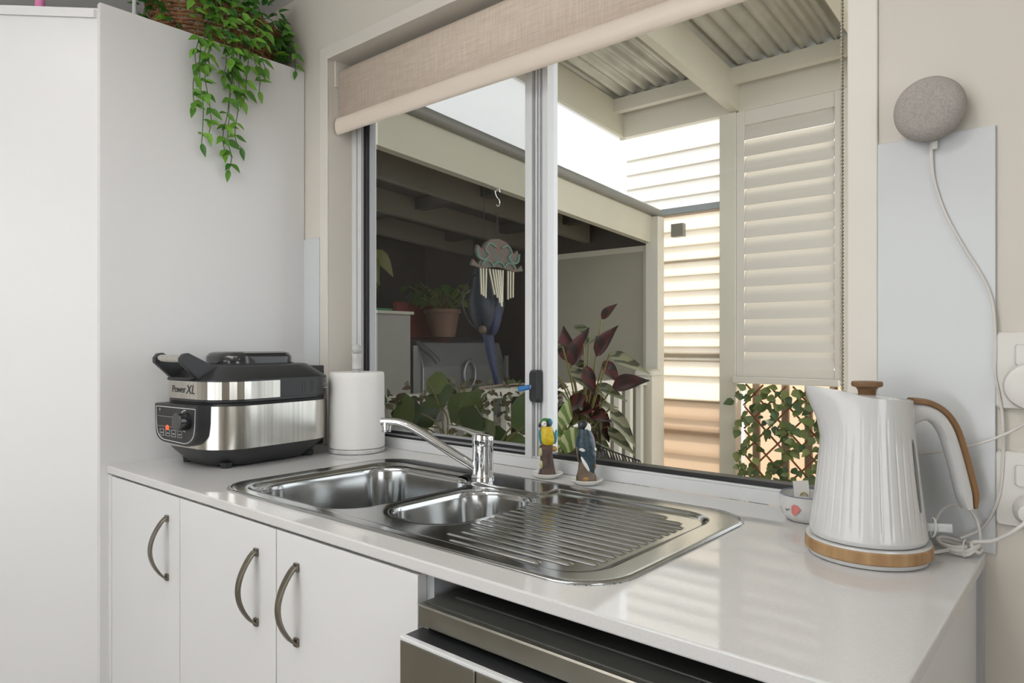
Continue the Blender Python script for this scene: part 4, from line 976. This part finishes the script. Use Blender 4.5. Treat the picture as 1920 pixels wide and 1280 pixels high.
# far wall : posts, polycarbonate, shutter, reed screen
tag(bx('verandah_post', (-1.978, 3.19, -0.0), (-1.866, 3.29, 2.742), 'cream_light', bevel=0.004), 'square cream verandah post between polycarbonate wall and shutter', 'post')
tag(bx('verandah_post', (-1.213, 3.19, -0.0), (-1.10, 3.29, 2.742), 'cream_light', bevel=0.004), 'square cream verandah post at the outer side of the shutter', 'post')
pw = thing('polycarbonate_wall', (-2.35, 3.25, 0), 'translucent white polycarbonate wall with horizontal rails outside', 'wall panel')
bx('upper_sheet', (-2.729, 3.238, 2.172), (-1.978, 3.242, 2.742), 'polycarb', pw)
bx('middle_sheet', (-2.729, 3.238, 0.815), (-1.978, 3.242, 2.125), 'polycarb_mid', pw)
bx('lower_sheet', (-2.729, 3.238, 0.0), (-1.978, 3.242, 0.815), 'polycarb_peach', pw)
bx('mid_rail', (-2.729, 3.222, 2.128), (-1.978, 3.262, 2.172), 'blue_grey', pw); bx('timber_rail', (-2.729, 3.228, 2.112), (-1.978, 3.262, 2.127), 'peach_wood', pw)
for z, h in ((2.006, .008), (1.9, .008), (1.793, .022), (1.69, .009), (1.584, .009), (1.481, .010), (1.381, .010), (1.289, .010), (1.19, .010), (1.13, .035), (1.091, .010), (0.985, .010), (0.815, .020)):
    bx('rail', (-2.729, 3.245, z-h/2), (-1.978, 3.275, z+h/2), 'fence_line', pw)
for z in (2.57, 2.462, 2.355, 2.249): bx('rail', (-2.729, 3.245, z-0.006), (-1.978, 3.275, z+0.006), 'trunk_brown', pw)
for z, h in ((0.70, .02), (0.60, .06), (0.45, .02), (0.30, .03)): bx('lower_rail', (-2.729, 3.262, z-h/2), (-1.978, 3.28, z+h/2), 'peach_wood', pw)
psd = thing('polycarbonate_side', (-2.76, 1.8, 2.05), 'pale translucent polycarbonate side wall above the low patio roof', 'wall panel')
for ya, yb in ((0.16, 1.05), (1.055, 2.12), (2.125, 3.19)):
    zb = lambda y: 2.27-0.068*(y-0.9)+0.031
    MB().add([(-2.755, ya, zb(ya)), (-2.755, yb, zb(yb)), (-2.755, yb, zr(yb)-0.2), (-2.755, ya, zr(ya)-0.2)], [(0, 1, 2, 3)]).build('sheet', 'polycarb_side', psd)
# shutter
sh = thing('plantation_shutter', (-1.52, 3.2, 0.97), 'cream plantation shutter panel between verandah posts', 'shutter')
SA, SB, SZ0, SZ1 = -1.8655, -1.2135, 0.995, 2.738
bx('sill', (SA+0.001, 3.14, 0.955), (SB-0.001, 3.25, 0.995), 'shutter_paint', sh, 0.003)
bx('frame_stile', (SA, 3.20, SZ0), (SA+0.055, 3.25, SZ1), 'shutter_paint', sh, 0.002); bx('frame_stile', (SB-0.04, 3.20, SZ0), (SB, 3.25, SZ1), 'shutter_paint', sh, 0.002)
bx('top_rail', (SA+0.055, 3.205, 2.645), (SB-0.04, 3.24, SZ1), 'shutter_paint', sh, 0.002); bx('bottom_rail', (SA+0.055, 3.205, SZ0), (SB-0.04, 3.24, 1.05), 'shutter_paint', sh, 0.002)
NL = 15
lp = [(0.0, 0.0), (0.006, 0.006), (0.010, 0.055), (0.006, 0.108), (0.0, 0.113), (-0.003, 0.055)]
for k in range(NL):
    z = 1.050+k*(1.598/NL); a = math.radians(-14)
    pl = [(3.222+q[0]*math.cos(a)+q[1]*math.sin(a)*-1*0.0+(-q[1]*math.sin(a))*-1*0.5-0.012+0.0*k, z+q[1]*0.97) for q in lp]
    pl = [(3.195+q[0]+0.040*(q[1]/0.113), z+q[1]*1.04) for q in lp]
    MB().prism(pl, 'x', SA+0.057, SB-0.042).build('louvre', 'shutter_paint', sh)
# reed screen and posts behind trellis
rs = thing('reed_screen', (-1.5, 3.32, 0.0), 'fine-slatted sunlit reed screen behind the ivy trellis', 'screen')
bx('reed_sheet', (-1.86, 3.330, 0.0), (-1.10, 3.334, 0.955), 'reed_screen', rs)
for x in (-1.775, -1.585, -1.44, -1.29): bx('stake', (x-0.022, 3.305, 0.0), (x+0.022, 3.329, 0.955), 'trunk_brown', rs)
tr = thing('ivy_trellis', (-1.52, 3.17, 0.0), 'diamond timber trellis covered in green ivy leaves below the shutter', 'trellis')
TXa, TXb, TZa, TZb = -1.80, -1.22, 0.05, 0.95
for s_ in (1, -1):
    for k in range(-8, 9):
        c0 = k*0.155
        pts = []
        for tt in (0, 1):
            pass
        # line z = TZa + s*(x-TXa) + offset, clipped to the panel
        off = c0 if s_ > 0 else c0
        xa, xb = TXa, TXb
        f_ = lambda x: 0.5+s_*(x+1.51)*1.05+off
        seg = []
        n = 60
        for q in range(n+1):
            x = xa+(xb-xa)*q/n
            if TZa <= f_(x) <= TZb: seg.append((x, f_(x)))
        if len(seg) < 6: continue
        (xA, zA), (xB, zB) = seg[0], seg[-1]
        d = Vector((xB-xA, 0, zB-zA)); nrm = Vector((-d.z, 0, d.x)).normalized()*0.0055; y = 3.165 if s_ > 0 else 3.172
        vs = []
        for yy in (y, y+0.006):
            for P in ((xA, zA), (xB, zB)):
                for sg in (-1, 1): vs.append((P[0]+sg*nrm.x, yy, P[1]+sg*nrm.z))
        MB().add(vs, [(0,1,3,2),(4,6,7,5),(0,2,6,4),(1,5,7,3),(0,4,5,1),(2,3,7,6)]).build('lattice_slat', 'trellis_wood', tr)
IV = leaf_mesh('ivy_leaf_mesh', 'ivy_leaf', 0.42, 0.2, 0.2, 4)
for k in range(285):
    cxk = random.choice((-1.77, -1.62, -1.47, -1.33, -1.27)); x = cxk+random.gauss(0, 0.045)
    x = max(-1.85, min(-1.22, x)); z = random.uniform(0.18, 0.935)
    put_leaf(IV, tr, (x, 3.150+random.uniform(-0.02, 0.01), z), Vector((random.uniform(-1, 1), -0.4, random.uniform(-1, 0.5))), Vector((0.2, -1, 0.5))+rv(0.5), random.uniform(0.045, 0.075))

# low patio roof : fascia, gutter, rafters, dark ceiling
def zl(y): return 2.27-0.068*(y-0.9)
lf = thing('patio_roof', (-3.4, 1.6, 1.9), 'low patio roof with cream fascia beam, gutter and dark underside', 'patio roof')
def sloped(name, x0, x1, y0, y1, d0, d1, mt):
    return MB().add([(x, y, zl(y)+dz) for x in (x0, x1) for y, dz in ((y0, d0), (y1, d0), (y1, d1), (y0, d1))], [(0,1,2,3),(7,6,5,4),(0,4,5,1),(1,5,6,2),(2,6,7,3),(3,7,4,0)]).build(name, mt, lf)
sloped('fascia_beam', -2.45, -2.40, 0.18, 3.05, -0.215, -0.02, 'cream_paint')
gp = smooth_path([(-2.385, 0.18, zl(0.18)+0.0), (-2.385, 1.6, zl(1.6)), (-2.385, 3.10, zl(3.10)+0.0)], 4)
MB().tube(gp, 0.030, 10, flat=(1.0, 1.0)).build('gutter', 'gutter', lf, True)
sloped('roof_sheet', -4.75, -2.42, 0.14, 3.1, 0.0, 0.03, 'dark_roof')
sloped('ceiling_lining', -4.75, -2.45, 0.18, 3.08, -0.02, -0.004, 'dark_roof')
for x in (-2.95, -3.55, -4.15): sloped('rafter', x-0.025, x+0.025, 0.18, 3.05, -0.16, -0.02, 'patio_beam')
for y in (0.9, 1.9, 2.75):
    for xa, xb in ((-2.925, -2.45), (-3.525, -2.975), (-4.125, -3.575)):
        MB().box((xa, y-0.04, zl(y)-0.09), (xb, y+0.04, zl(y)-0.021)).build('batten', 'dark_roof', lf)
tag(bx('patio_post', (-2.44, 3.02, 0.0), (-2.345, 3.11, zl(3.05)-0.035), 'cream_light', bevel=0.003), 'square cream post at the far end of the low patio fascia', 'post')
tag(bx('rainwater_head', (-2.33, 3.18, 1.96), (-2.24, 3.225, 2.05), 'gutter'), 'small grey rainwater head beside the gutter end', 'gutter part')
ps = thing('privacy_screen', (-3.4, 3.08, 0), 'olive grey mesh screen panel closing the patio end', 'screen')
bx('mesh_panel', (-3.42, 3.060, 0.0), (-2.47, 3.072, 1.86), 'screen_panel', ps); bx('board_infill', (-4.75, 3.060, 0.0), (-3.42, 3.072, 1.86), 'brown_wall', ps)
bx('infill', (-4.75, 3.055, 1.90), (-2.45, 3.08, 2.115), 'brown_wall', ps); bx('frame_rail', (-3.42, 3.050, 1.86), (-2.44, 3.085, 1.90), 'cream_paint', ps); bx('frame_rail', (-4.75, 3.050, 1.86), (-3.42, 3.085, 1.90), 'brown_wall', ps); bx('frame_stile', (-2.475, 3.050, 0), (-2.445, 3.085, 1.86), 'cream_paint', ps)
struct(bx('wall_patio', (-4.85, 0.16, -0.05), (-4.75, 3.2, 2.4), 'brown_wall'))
# balustrade
bl = thing('balustrade', (-2.36, 1.7, 0), 'cream timber balustrade with capped newel at the patio edge', 'balustrade')
bx('top_rail', (-2.40, 0.3, 0.935), (-2.335, 2.86, 0.985), 'cream_light', bl, 0.004); bx('bottom_rail', (-2.385, 0.3, 0.10), (-2.35, 2.86, 0.14), 'cream_light', bl)
for k in range(19): bx('baluster', (-2.382, 0.36+k*0.135, 0.14), (-2.345, 0.36+k*0.135+0.036, 0.935), 'cream_light', bl)
bx('newel_post', (-2.425, 2.86, 0.0), (-2.300, 2.985, 1.00), 'cream_light', bl, 0.003)
MB().loft([[(p[0]-2.3625, p[1]+2.9225, p[2]) for p in rr(h, h, 0.02, z, 4)] for h, z in ((0.072, 1.00), (0.074, 1.015), (0.070, 1.03), (0.05, 1.042))]).build('newel_cap', 'cream_light', bl, True, angle=35)

# patio contents
cbn = thing('patio_cabinet', (-3.75, 1.62, 0), 'pale grey storage cabinet in the shaded patio', 'cabinet')
bx('body', (-4.05, 1.20, 0), (-3.615, 1.90, 1.41), 'cabinet_grey', cbn, 0.004); bx('top', (-4.07, 1.18, 1.41), (-3.595, 1.915, 1.43), 'cream_light', cbn, 0.002); bx('door', (-3.614, 1.215, 0.08), (-3.598, 1.885, 1.40), 'cabinet_grey', cbn, 0.003)
tag(bx('green_tray', (-3.98, 1.25, 1.431), (-3.63, 1.75, 1.446), 'table_green'), 'green plastic tray on the patio cabinet top', 'tray')
bq = thing('hooded_barbecue', (-3.75, 2.42, 0), 'grey hooded barbecue in the shaded patio', 'barbecue')
bx('cart', (-4.0, 2.0, 0), (-3.60, 2.86, 0.66), 'cabinet_grey', bq, 0.004)
MB().prism([(-4.0, 0.66), (-3.60, 0.66), (-3.60, 1.05), (-3.66, 1.22), (-4.0, 1.26)], 'y', 2.0, 2.86).build('hood', 'bbq_grey', bq, bevel=0.008)
bx('side_shelf', (-3.98, 1.93, 0.86), (-3.62, 2.0, 1.2), 'bbq_grey', bq)
MB().tube(smooth_path([(-3.64, 1.98, 1.22), (-3.55, 2.04, 1.13), (-3.52, 2.07, 1.08)], 4), 0.022, 8).build('side_handle', 'bbq_dark', bq, True)
MB().tube([(-3.575, 2.44+0.058*math.cos(a), 0.99+0.095*math.sin(a)) for a in [2*PI*k/24 for k in range(24)]], 0.010, 8, closed=True).build('hood_badge_ring', 'bbq_grey', bq, True)
MB().tube([(-3.55, 2.82, 1.12), (-3.55, 2.82, 0.95)], 0.018, 8).build('latch', 'bbq_dark', bq, True)
tag(bx('red_board', (-3.99, 2.06, 1.262), (-3.95, 2.60, 1.52), 'board_red'), 'dark red board leaning behind pot on the barbecue', 'board')
def pot(name, x, y, z, r, h, mt, lab):
    t = thing(name, (x, y, z), lab, 'pot')
    MB().lathe([(r*0.72, 0), (r*0.95, h*0.85), (r*1.05, h*0.86), (r*1.05, h), (r*0.92, h), (r*0.88, h*0.88), (0.001, h*0.87)], (x, y, z), 28).build('pot_body', mt, t, True, angle=35)
    MB().lathe([(r*0.9, h*0.885), (0.002, h*0.90)], (x, y, z), 20).build('soil', 'soil', t)
    return t
def bush(name, x, y, z, n, spread, hgt, me, size, lab, stem='leaf_stem', droop=0.2, cat='plant'):
    t = thing(name, (x, y, z), lab, cat); b = MB()
    for k in range(n):
        a = random.uniform(0, 2*PI); r = spread*random.uniform(0.2, 1); h = hgt*random.uniform(0.35, 1)
        p = Vector((x+r*math.cos(a), y+r*math.sin(a), z+h)); base = Vector((x+0.1*r*math.cos(a), y+0.1*r*math.sin(a), z))
        b.tube(smooth_path([base, base*0.5+p*0.5+Vector((0, 0, 0.15*h)), p], 4), 0.0028, 5)
        put_leaf(me, t, p, Vector((math.cos(a), math.sin(a), -droop+random.uniform(-.5, .4))), Vector((0.4, -0.5, 1))+rv(0.5), size*random.uniform(0.7, 1.2))
    b.build('stems', stem, t, True); return t
DL = leaf_mesh('dark_leaf_mesh', 'dark_leaf', 0.40, 0.25, 0.2, 5); OL = leaf_mesh('olive_leaf_mesh', 'olive_leaf', 0.26, 0.5, 0.2, 5); RH = leaf_mesh('hedge_leaf_mesh', 'red_hedge', 0.3, 0.1, 0.2, 4)
pot('plant_pot', -3.80, 1.50, 1.446, 0.09, 0.12, 'pot_dark', 'dark pot on the green tray'); bush('drooping_plant', -3.80, 1.50, 1.55, 34, 0.22, 0.30, OL, 0.20, 'drooping olive-leaved plant on the patio cabinet', droop=0.9)
pot('plant_pot', -3.72, 2.30, 1.262, 0.13, 0.20, 'terracotta', 'large pale terracotta pot on the barbecue'); bush('potted_shrub', -3.72, 2.30, 1.44, 46, 0.28, 0.22, DL, 0.09, 'small-leaved shrub spilling from the terracotta pot', droop=0.7)
# bench under the window with near plants
pt = thing('plant_bench', (-1.9, 0.75, 0), 'weathered slatted plant bench outside below the window', 'bench')
for k in range(4): bx('slat', (-2.28, 0.42+k*0.17, 0.62), (-0.95, 0.42+k*0.17+0.15, 0.645), 'deck', pt)
for x in (-2.2, -1.03):
    for y in (0.46, 1.02): bx('leg', (x, y, 0), (x+0.05, y+0.05, 0.62), 'deck', pt)
PO = leaf_mesh('pothos_leaf_mesh', 'dark_leaf', 0.48, 0.2, 0.15, 5)
def px_leaf(t, u, v, y, size, d, n=(0.3, -1, 0.5), me=PO, base=None, b=None):
    p = on_y(u, v, y); o = put_leaf(me, t, p, d, Vector(n)+rv(0.15), size)
    if b is not None: b.tube(smooth_path([base, (Vector(base)+p)/2+Vector((0, 0.02, 0.03)), p], 5), 0.0035, 6)
pot('plant_pot', -1.98, 0.66, 0.645, 0.10, 0.16, 'pot_cream', 'cream pot on the plant bench'); 
t = thing('broad_leaf_plant', (-1.98, 0.66, 0.79), 'broad-leaved green plant in cream pot outside the window', 'plant'); b = MB(); bs0 = Vector((-1.98, 0.66, 0.79))
for (u, v, sz, d) in ((800, 712, 0.12, (1, 0.3, -0.3)), (810, 800, 0.19, (-0.7, 0.2, 0.5)), (845, 790, 0.17, (0.5, 0.2, 0.6)), (770, 800, 0.15, (-0.3, 0, 0.8)), (880, 740, 0.11, (0.2, 0, -1)), (830, 765, 0.16, (-0.4, 0.2, 0.4)), (790, 775, 0.16, (-0.6, 0.1, -0.2)), (860, 820, 0.15, (0.6, 0, -0.4))):
    px_leaf(t, u, v, 0.70+random.uniform(-.06, .06), sz, d, base=bs0, b=b)
b.build('stems', 'leaf_stem', t, True)
pot('plant_pot', -1.72, 0.62, 0.645, 0.09, 0.13, 'pot_dark', 'black pot on the plant bench'); 
t = thing('philodendron', (-1.72, 0.62, 0.765), 'sprawling dark green philodendron in black pot outside the window', 'plant'); b = MB(); bs0 = Vector((-1.72, 0.62, 0.765))
for (u, v, sz, d) in ((905, 800, 0.17, (0.5, 0, -0.7)), (890, 760, 0.14, (-0.3, 0, -0.9)), (940, 850, 0.15, (0.7, 0, 0.2)), (960, 800, 0.17, (0.6, 0.1, 0.5)), (975, 840, 0.16, (0.6, 0, -0.6)), (925, 790, 0.15, (-0.5, 0, -0.6)), (985, 800, 0.15, (0.2, 0, 0.9)), (915, 840, 0.14, (-0.6, 0, 0.3)), (955, 860, 0.15, (0.2, 0, -0.8)), (990, 870, 0.14, (0.4, 0, -0.4)), (900, 850, 0.15, (-0.8, 0, -0.1))):
    px_leaf(t, u, v, 0.66+random.uniform(-.06, .06), sz, d, base=bs0, b=b)
b.build('stems', 'leaf_stem', t, True)
# low hedge along the balustrade
hg = thing('balustrade_creeper', (-2.32, 1.4, 0.35), 'small-leaved reddish creeper climbing along the balustrade', 'plant')
b = MB(); b.tube(smooth_path([(-2.31, 0.6, 0.0), (-2.30, 0.7, 0.5), (-2.31, 0.9, 0.92), (-2.32, 1.3, 1.0), (-2.31, 1.75, 0.96), (-2.31, 1.8, 0.7)], 6), 0.006, 6); b.build('stem', 'trunk_brown', hg, True)
for k in range(270):
    y = random.uniform(0.5, 1.85)
    put_leaf(RH, hg, (-2.315+random.uniform(-0.03, 0.05), y, 0.98-abs(random.gauss(0, 0.11))+random.uniform(0, 0.07)), rv(1)+Vector((0.4, 0, 0.1)), Vector((1, -0.4, 0.6))+rv(0.5), random.uniform(0.03, 0.055))
# calathea
pot('plant_pot', -1.60, 1.02, 0.645, 0.11, 0.15, 'pot_dark', 'brown pot of the red calathea on the plant bench')
ca = thing('red_calathea', (-1.60, 1.02, 0.78), 'tall calathea with dark red and variegated leaves outside the window', 'plant'); b = MB(); bs0 = Vector((-1.60, 1.02, 0.78))
CR = leaf_mesh('calathea_red_mesh', 'calathea_red', 0.25, 0.15, 0.45, 7); CG = leaf_mesh('calathea_green_mesh', 'calathea_green', 0.17, 0.45, 0.5, 7); BL = leaf_mesh('bright_leaf_mesh', 'bright_leaf', 0.30, 0.2, 0.2, 6)
for (u, v, sz, d, me) in (
 (1068, 680, 0.155, (-0.25, 0, 1), CR), (1072, 685, 0.165, (0.45, 0, 1), CR), (1118, 668, 0.145, (0.55, 0, 0.8), CR), (1128, 598, 0.085, (0.75, 0, 0.7), CR), (1132, 676, 0.11, (0.75, 0, -0.9), CR),
 (1110, 715, 0.13, (0.1, 0, -1), CR), (1098, 685, 0.12, (0.3, 0, -0.9), CR), (1148, 725, 0.15, (1, 0, 0.25), CR), (1120, 760, 0.15, (0.35, 0, -1), CR), (1060, 760, 0.12, (-0.5, 0, -0.9), CR),
 (1105, 625, 0.11, (-0.7, 0, 0.4), CG), (1095, 645, 0.09, (0.6, 0, 0.3), CG), (1143, 662, 0.15, (1, 0, -0.35), CG), (1070, 690, 0.16, (0.9, 0, -0.6), CG), (1060, 720, 0.14, (-0.8, 0, -0.2), CG), (1095, 725, 0.14, (0.8, 0, -0.5), CG),
 (1120, 720, 0.12, (0.6, 0, -0.2), CG), (1045, 700, 0.10, (-0.6, 0, 0.4), CG), (1080, 780, 0.13, (0.7, 0, 0.4), CG), (1145, 765, 0.16, (0.7, 0, -0.8), CG), (1140, 800, 0.14, (0.8, 0, -0.7), CG), (1100, 800, 0.14, (0.8, 0, -0.6), CG),
 (1085, 740, 0.13, (0.5, 0, -0.8), CG), (1065, 810, 0.12, (-0.3, 0, -0.9), CG), (1040, 770, 0.12, (-0.4, 0, -0.8), CG), (1115, 835, 0.12, (0.7, 0, -0.6), CG), (1100, 690, 0.11, (-0.5, 0, 0.3), CG), (1055, 650, 0.09, (-0.9, 0, 0.1), CG)):
    px_leaf(ca, u, v, 1.02+random.uniform(-.07, .07), sz, d, me=me, base=bs0, b=b)
for k in range(22):
    u, v = random.uniform(1040, 1135), random.uniform(720, 850)
    px_leaf(ca, u, v, 1.02+random.uniform(-.06, .08), random.uniform(0.09, 0.14), (random.uniform(-0.9, 0.9), random.uniform(-0.3, 0.3), random.uniform(-1, 0.2)), n=(random.uniform(-.8, .8), -1, 0.5), me=random.choice((CG, CG, CR)), base=bs0, b=b)
b.build('stems', 'leaf_stem', ca, True)
bp2 = thing('variegated_plant', (-1.42, 0.5, 0.645), 'yellow-striped bright green plant behind the macaw figurine', 'plant'); b = MB(); bs0 = Vector((-1.42, 0.52, 0.65))
for (u, v, sz, d) in ((1052, 835, 0.10, (-0.1, 0, 0.9)), (1060, 850, 0.10, (0.2, 0, 0.6)), (1050, 865, 0.09, (-0.4, 0, 0.5)), (1058, 800, 0.09, (0.1, 0, 0.9)), (1046, 845, 0.09, (-0.4, 0, 0.8))):
    px_leaf(bp2, u, v, 0.50+random.uniform(-.03, .03), sz, d, me=BL, base=bs0, b=b)
b.build('stems', 'leaf_stem', bp2, True)
# black garden netting lying on the bench edge
b = MB()
A = [on_y(1090, 815, 0.34), on_y(1130, 838, 0.34), on_y(1165, 852, 0.34), on_y(1200, 864, 0.34)]; B = [Vector((p.x+0.02, 0.46, 0.648)) for p in A]
PA = smooth_path(A, 6); PB = smooth_path(B, 6)
for q in range(7): b.tube([PA[i].lerp(PB[i], q/6) for i in range(len(PA))], 0.0022, 5)
for i in range(0, len(PA)): b.tube([PA[i], PB[min(len(PB)-1, i+2)]], 0.0016, 4); b.tube([PA[i], PB[max(0, i-2)]], 0.0016, 4)
gn = b.build('garden_netting', 'net_black'); tag(gn, 'black garden netting draped just outside the window', 'netting')

# wind chime and hanging parrot under the fascia
wc = thing('wind_chime', (-2.36, 1.387, 1.40), 'carved wooden wind chime with pale tubes hanging from the fascia', 'wind chime')
wx, wy = -2.36, 1.387
hook = [(wx, wy+dy, z) for dy, z in ((0.02, 1.985), (0.012, 2.0), (-0.006, 1.998), (-0.016, 1.98), (-0.006, 1.958), (0.012, 1.945), (0.018, 1.928), (0.006, 1.912), (-0.012, 1.918))]
MB().tube([(wx-0.045, wy, 2.02), (wx-0.02, wy, 2.005), (wx, wy+0.012, 2.0)], 0.003, 6).build('cup_hook', 'chrome', wc, True)
MB().tube(smooth_path(hook, 5), 0.004, 8).build('s_hook', 'chrome', wc, True)
b = MB()
for k in range(8):
    z = 1.905-k*0.024; b.tube([(wx+(0.005*math.cos(a) if k % 2 else 0), wy+(0 if k % 2 else 0.005*math.cos(a)), z+0.014*math.sin(a)) for a in [2*PI*q/10 for q in range(10)]], 0.0016, 5, closed=True)
b.build('chain', 'iron', wc, True)
pr = [(-0.20, 1.595), (-0.185, 1.625), (-0.15, 1.60), (-0.13, 1.63), (-0.165, 1.66), (-0.155, 1.70), (-0.12, 1.68), (-0.10, 1.71), (-0.06, 1.735), (0.0, 1.745), (0.06, 1.735), (0.10, 1.71), (0.12, 1.68), (0.155, 1.70), (0.165, 1.66), (0.13, 1.63), (0.15, 1.60), (0.185, 1.625), (0.20, 1.595), (0.13, 1.585), (0, 1.60), (-0.13, 1.585)]
MB().prism([(wy+0.99*p[0], p[1]) for p in pr], 'x', wx-0.008, wx+0.008).build('carved_crest', 'chime_wood', wc, bevel=0.002)
for s_ in (-1, 1):
    MB().tube(smooth_path([(wx+0.01, wy+s_*y, z) for y, z in ((0.02, 1.70), (0.07, 1.715), (0.10, 1.68), (0.075, 1.655), (0.11, 1.63), (0.15, 1.64), (0.16, 1.68))], 5), 0.007, 6).build('dragon_scroll', 'chime_green', wc, True)
for dy in (-0.085, 0, 0.085):
    MB().tube([(wx+0.012, wy+dy+0.04*math.cos(a), 1.598+0.028*math.sin(a)) for a in [PI*k/10 for k in range(11)]], 0.006, 6).build('scallop', 'chime_green', wc, True)
for dy0, dy1, z1 in ((-0.125, -0.118, 1.455), (-0.105, -0.103, 1.448), (-0.083, -0.088, 1.44), (-0.06, -0.022, 1.46), (-0.035, 0.0, 1.445), (-0.015, 0.018, 1.42), (0.005, 0.03, 1.405), (0.022, 0.036, 1.40), (0.042, 0.038, 1.425), (0.082, 0.082, 1.44), (0.102, 0.102, 1.448), (0.124, 0.122, 1.452)):
    MB().tube([(wx, wy+dy0, 1.588), (wx, wy+dy1, z1)], 0.0055, 8).build('chime_tube', 'chime_tube', wc, True)
pa = thing('hanging_parrot', (-2.47, 1.40, 1.05), 'dark blue hanging parrot ornament perched in an iron ring', 'ornament')
qx, qy = -2.47, 1.405
MB().tube([(qx, qy+0.155*math.cos(a), 1.43+0.150*math.sin(a)) for a in [2*PI*k/36 for k in range(36)]], 0.0045, 6, closed=True).build('ring', 'iron', pa, True)
MB().tube([(qx, qy, 1.58), (qx, qy, zl(1.4)-0.02)], 0.002, 5).build('hanging_wire', 'iron', pa, True)
lo = []
for z, ry, oy in ((1.255, 0.03, 0.03), (1.30, 0.058, 0.012), (1.36, 0.078, 0.002), (1.43, 0.082, -0.006), (1.49, 0.065, -0.012), (1.53, 0.05, -0.018), (1.57, 0.045, -0.025), (1.605, 0.03, -0.03)):
    lo.append([(qx+0.85*ry*math.cos(a), qy+oy+ry*math.sin(a), z) for a in [2*PI*k/20 for k in range(20)]])
MB().loft(lo).build('body', 'parrot_belly', pa, True)
xf(ell((0, 0, 0), 0.03, 0.042, 0.125), 0, 0.05, -0.12, (qx+0.045, qy+0.042, 1.375)).build('wing', 'parrot_blue', pa, True)
MB().tube(smooth_path([(qx, qy+0.025, 1.30), (qx+0.005, qy+0.045, 1.18), (qx+0.01, qy+0.07, 1.07), (qx+0.01, qy+0.09, 0.99)], 5), lambda t: 0.042-0.028*t, 10, flat=(0.6, 1)).build('tail', 'parrot_blue', pa, True)
for s_ in (-0.03, 0.03): ell((qx+0.02, qy+s_, 1.285), 0.02, 0.022, 0.025).build('foot', 'stump_tan', pa, True)
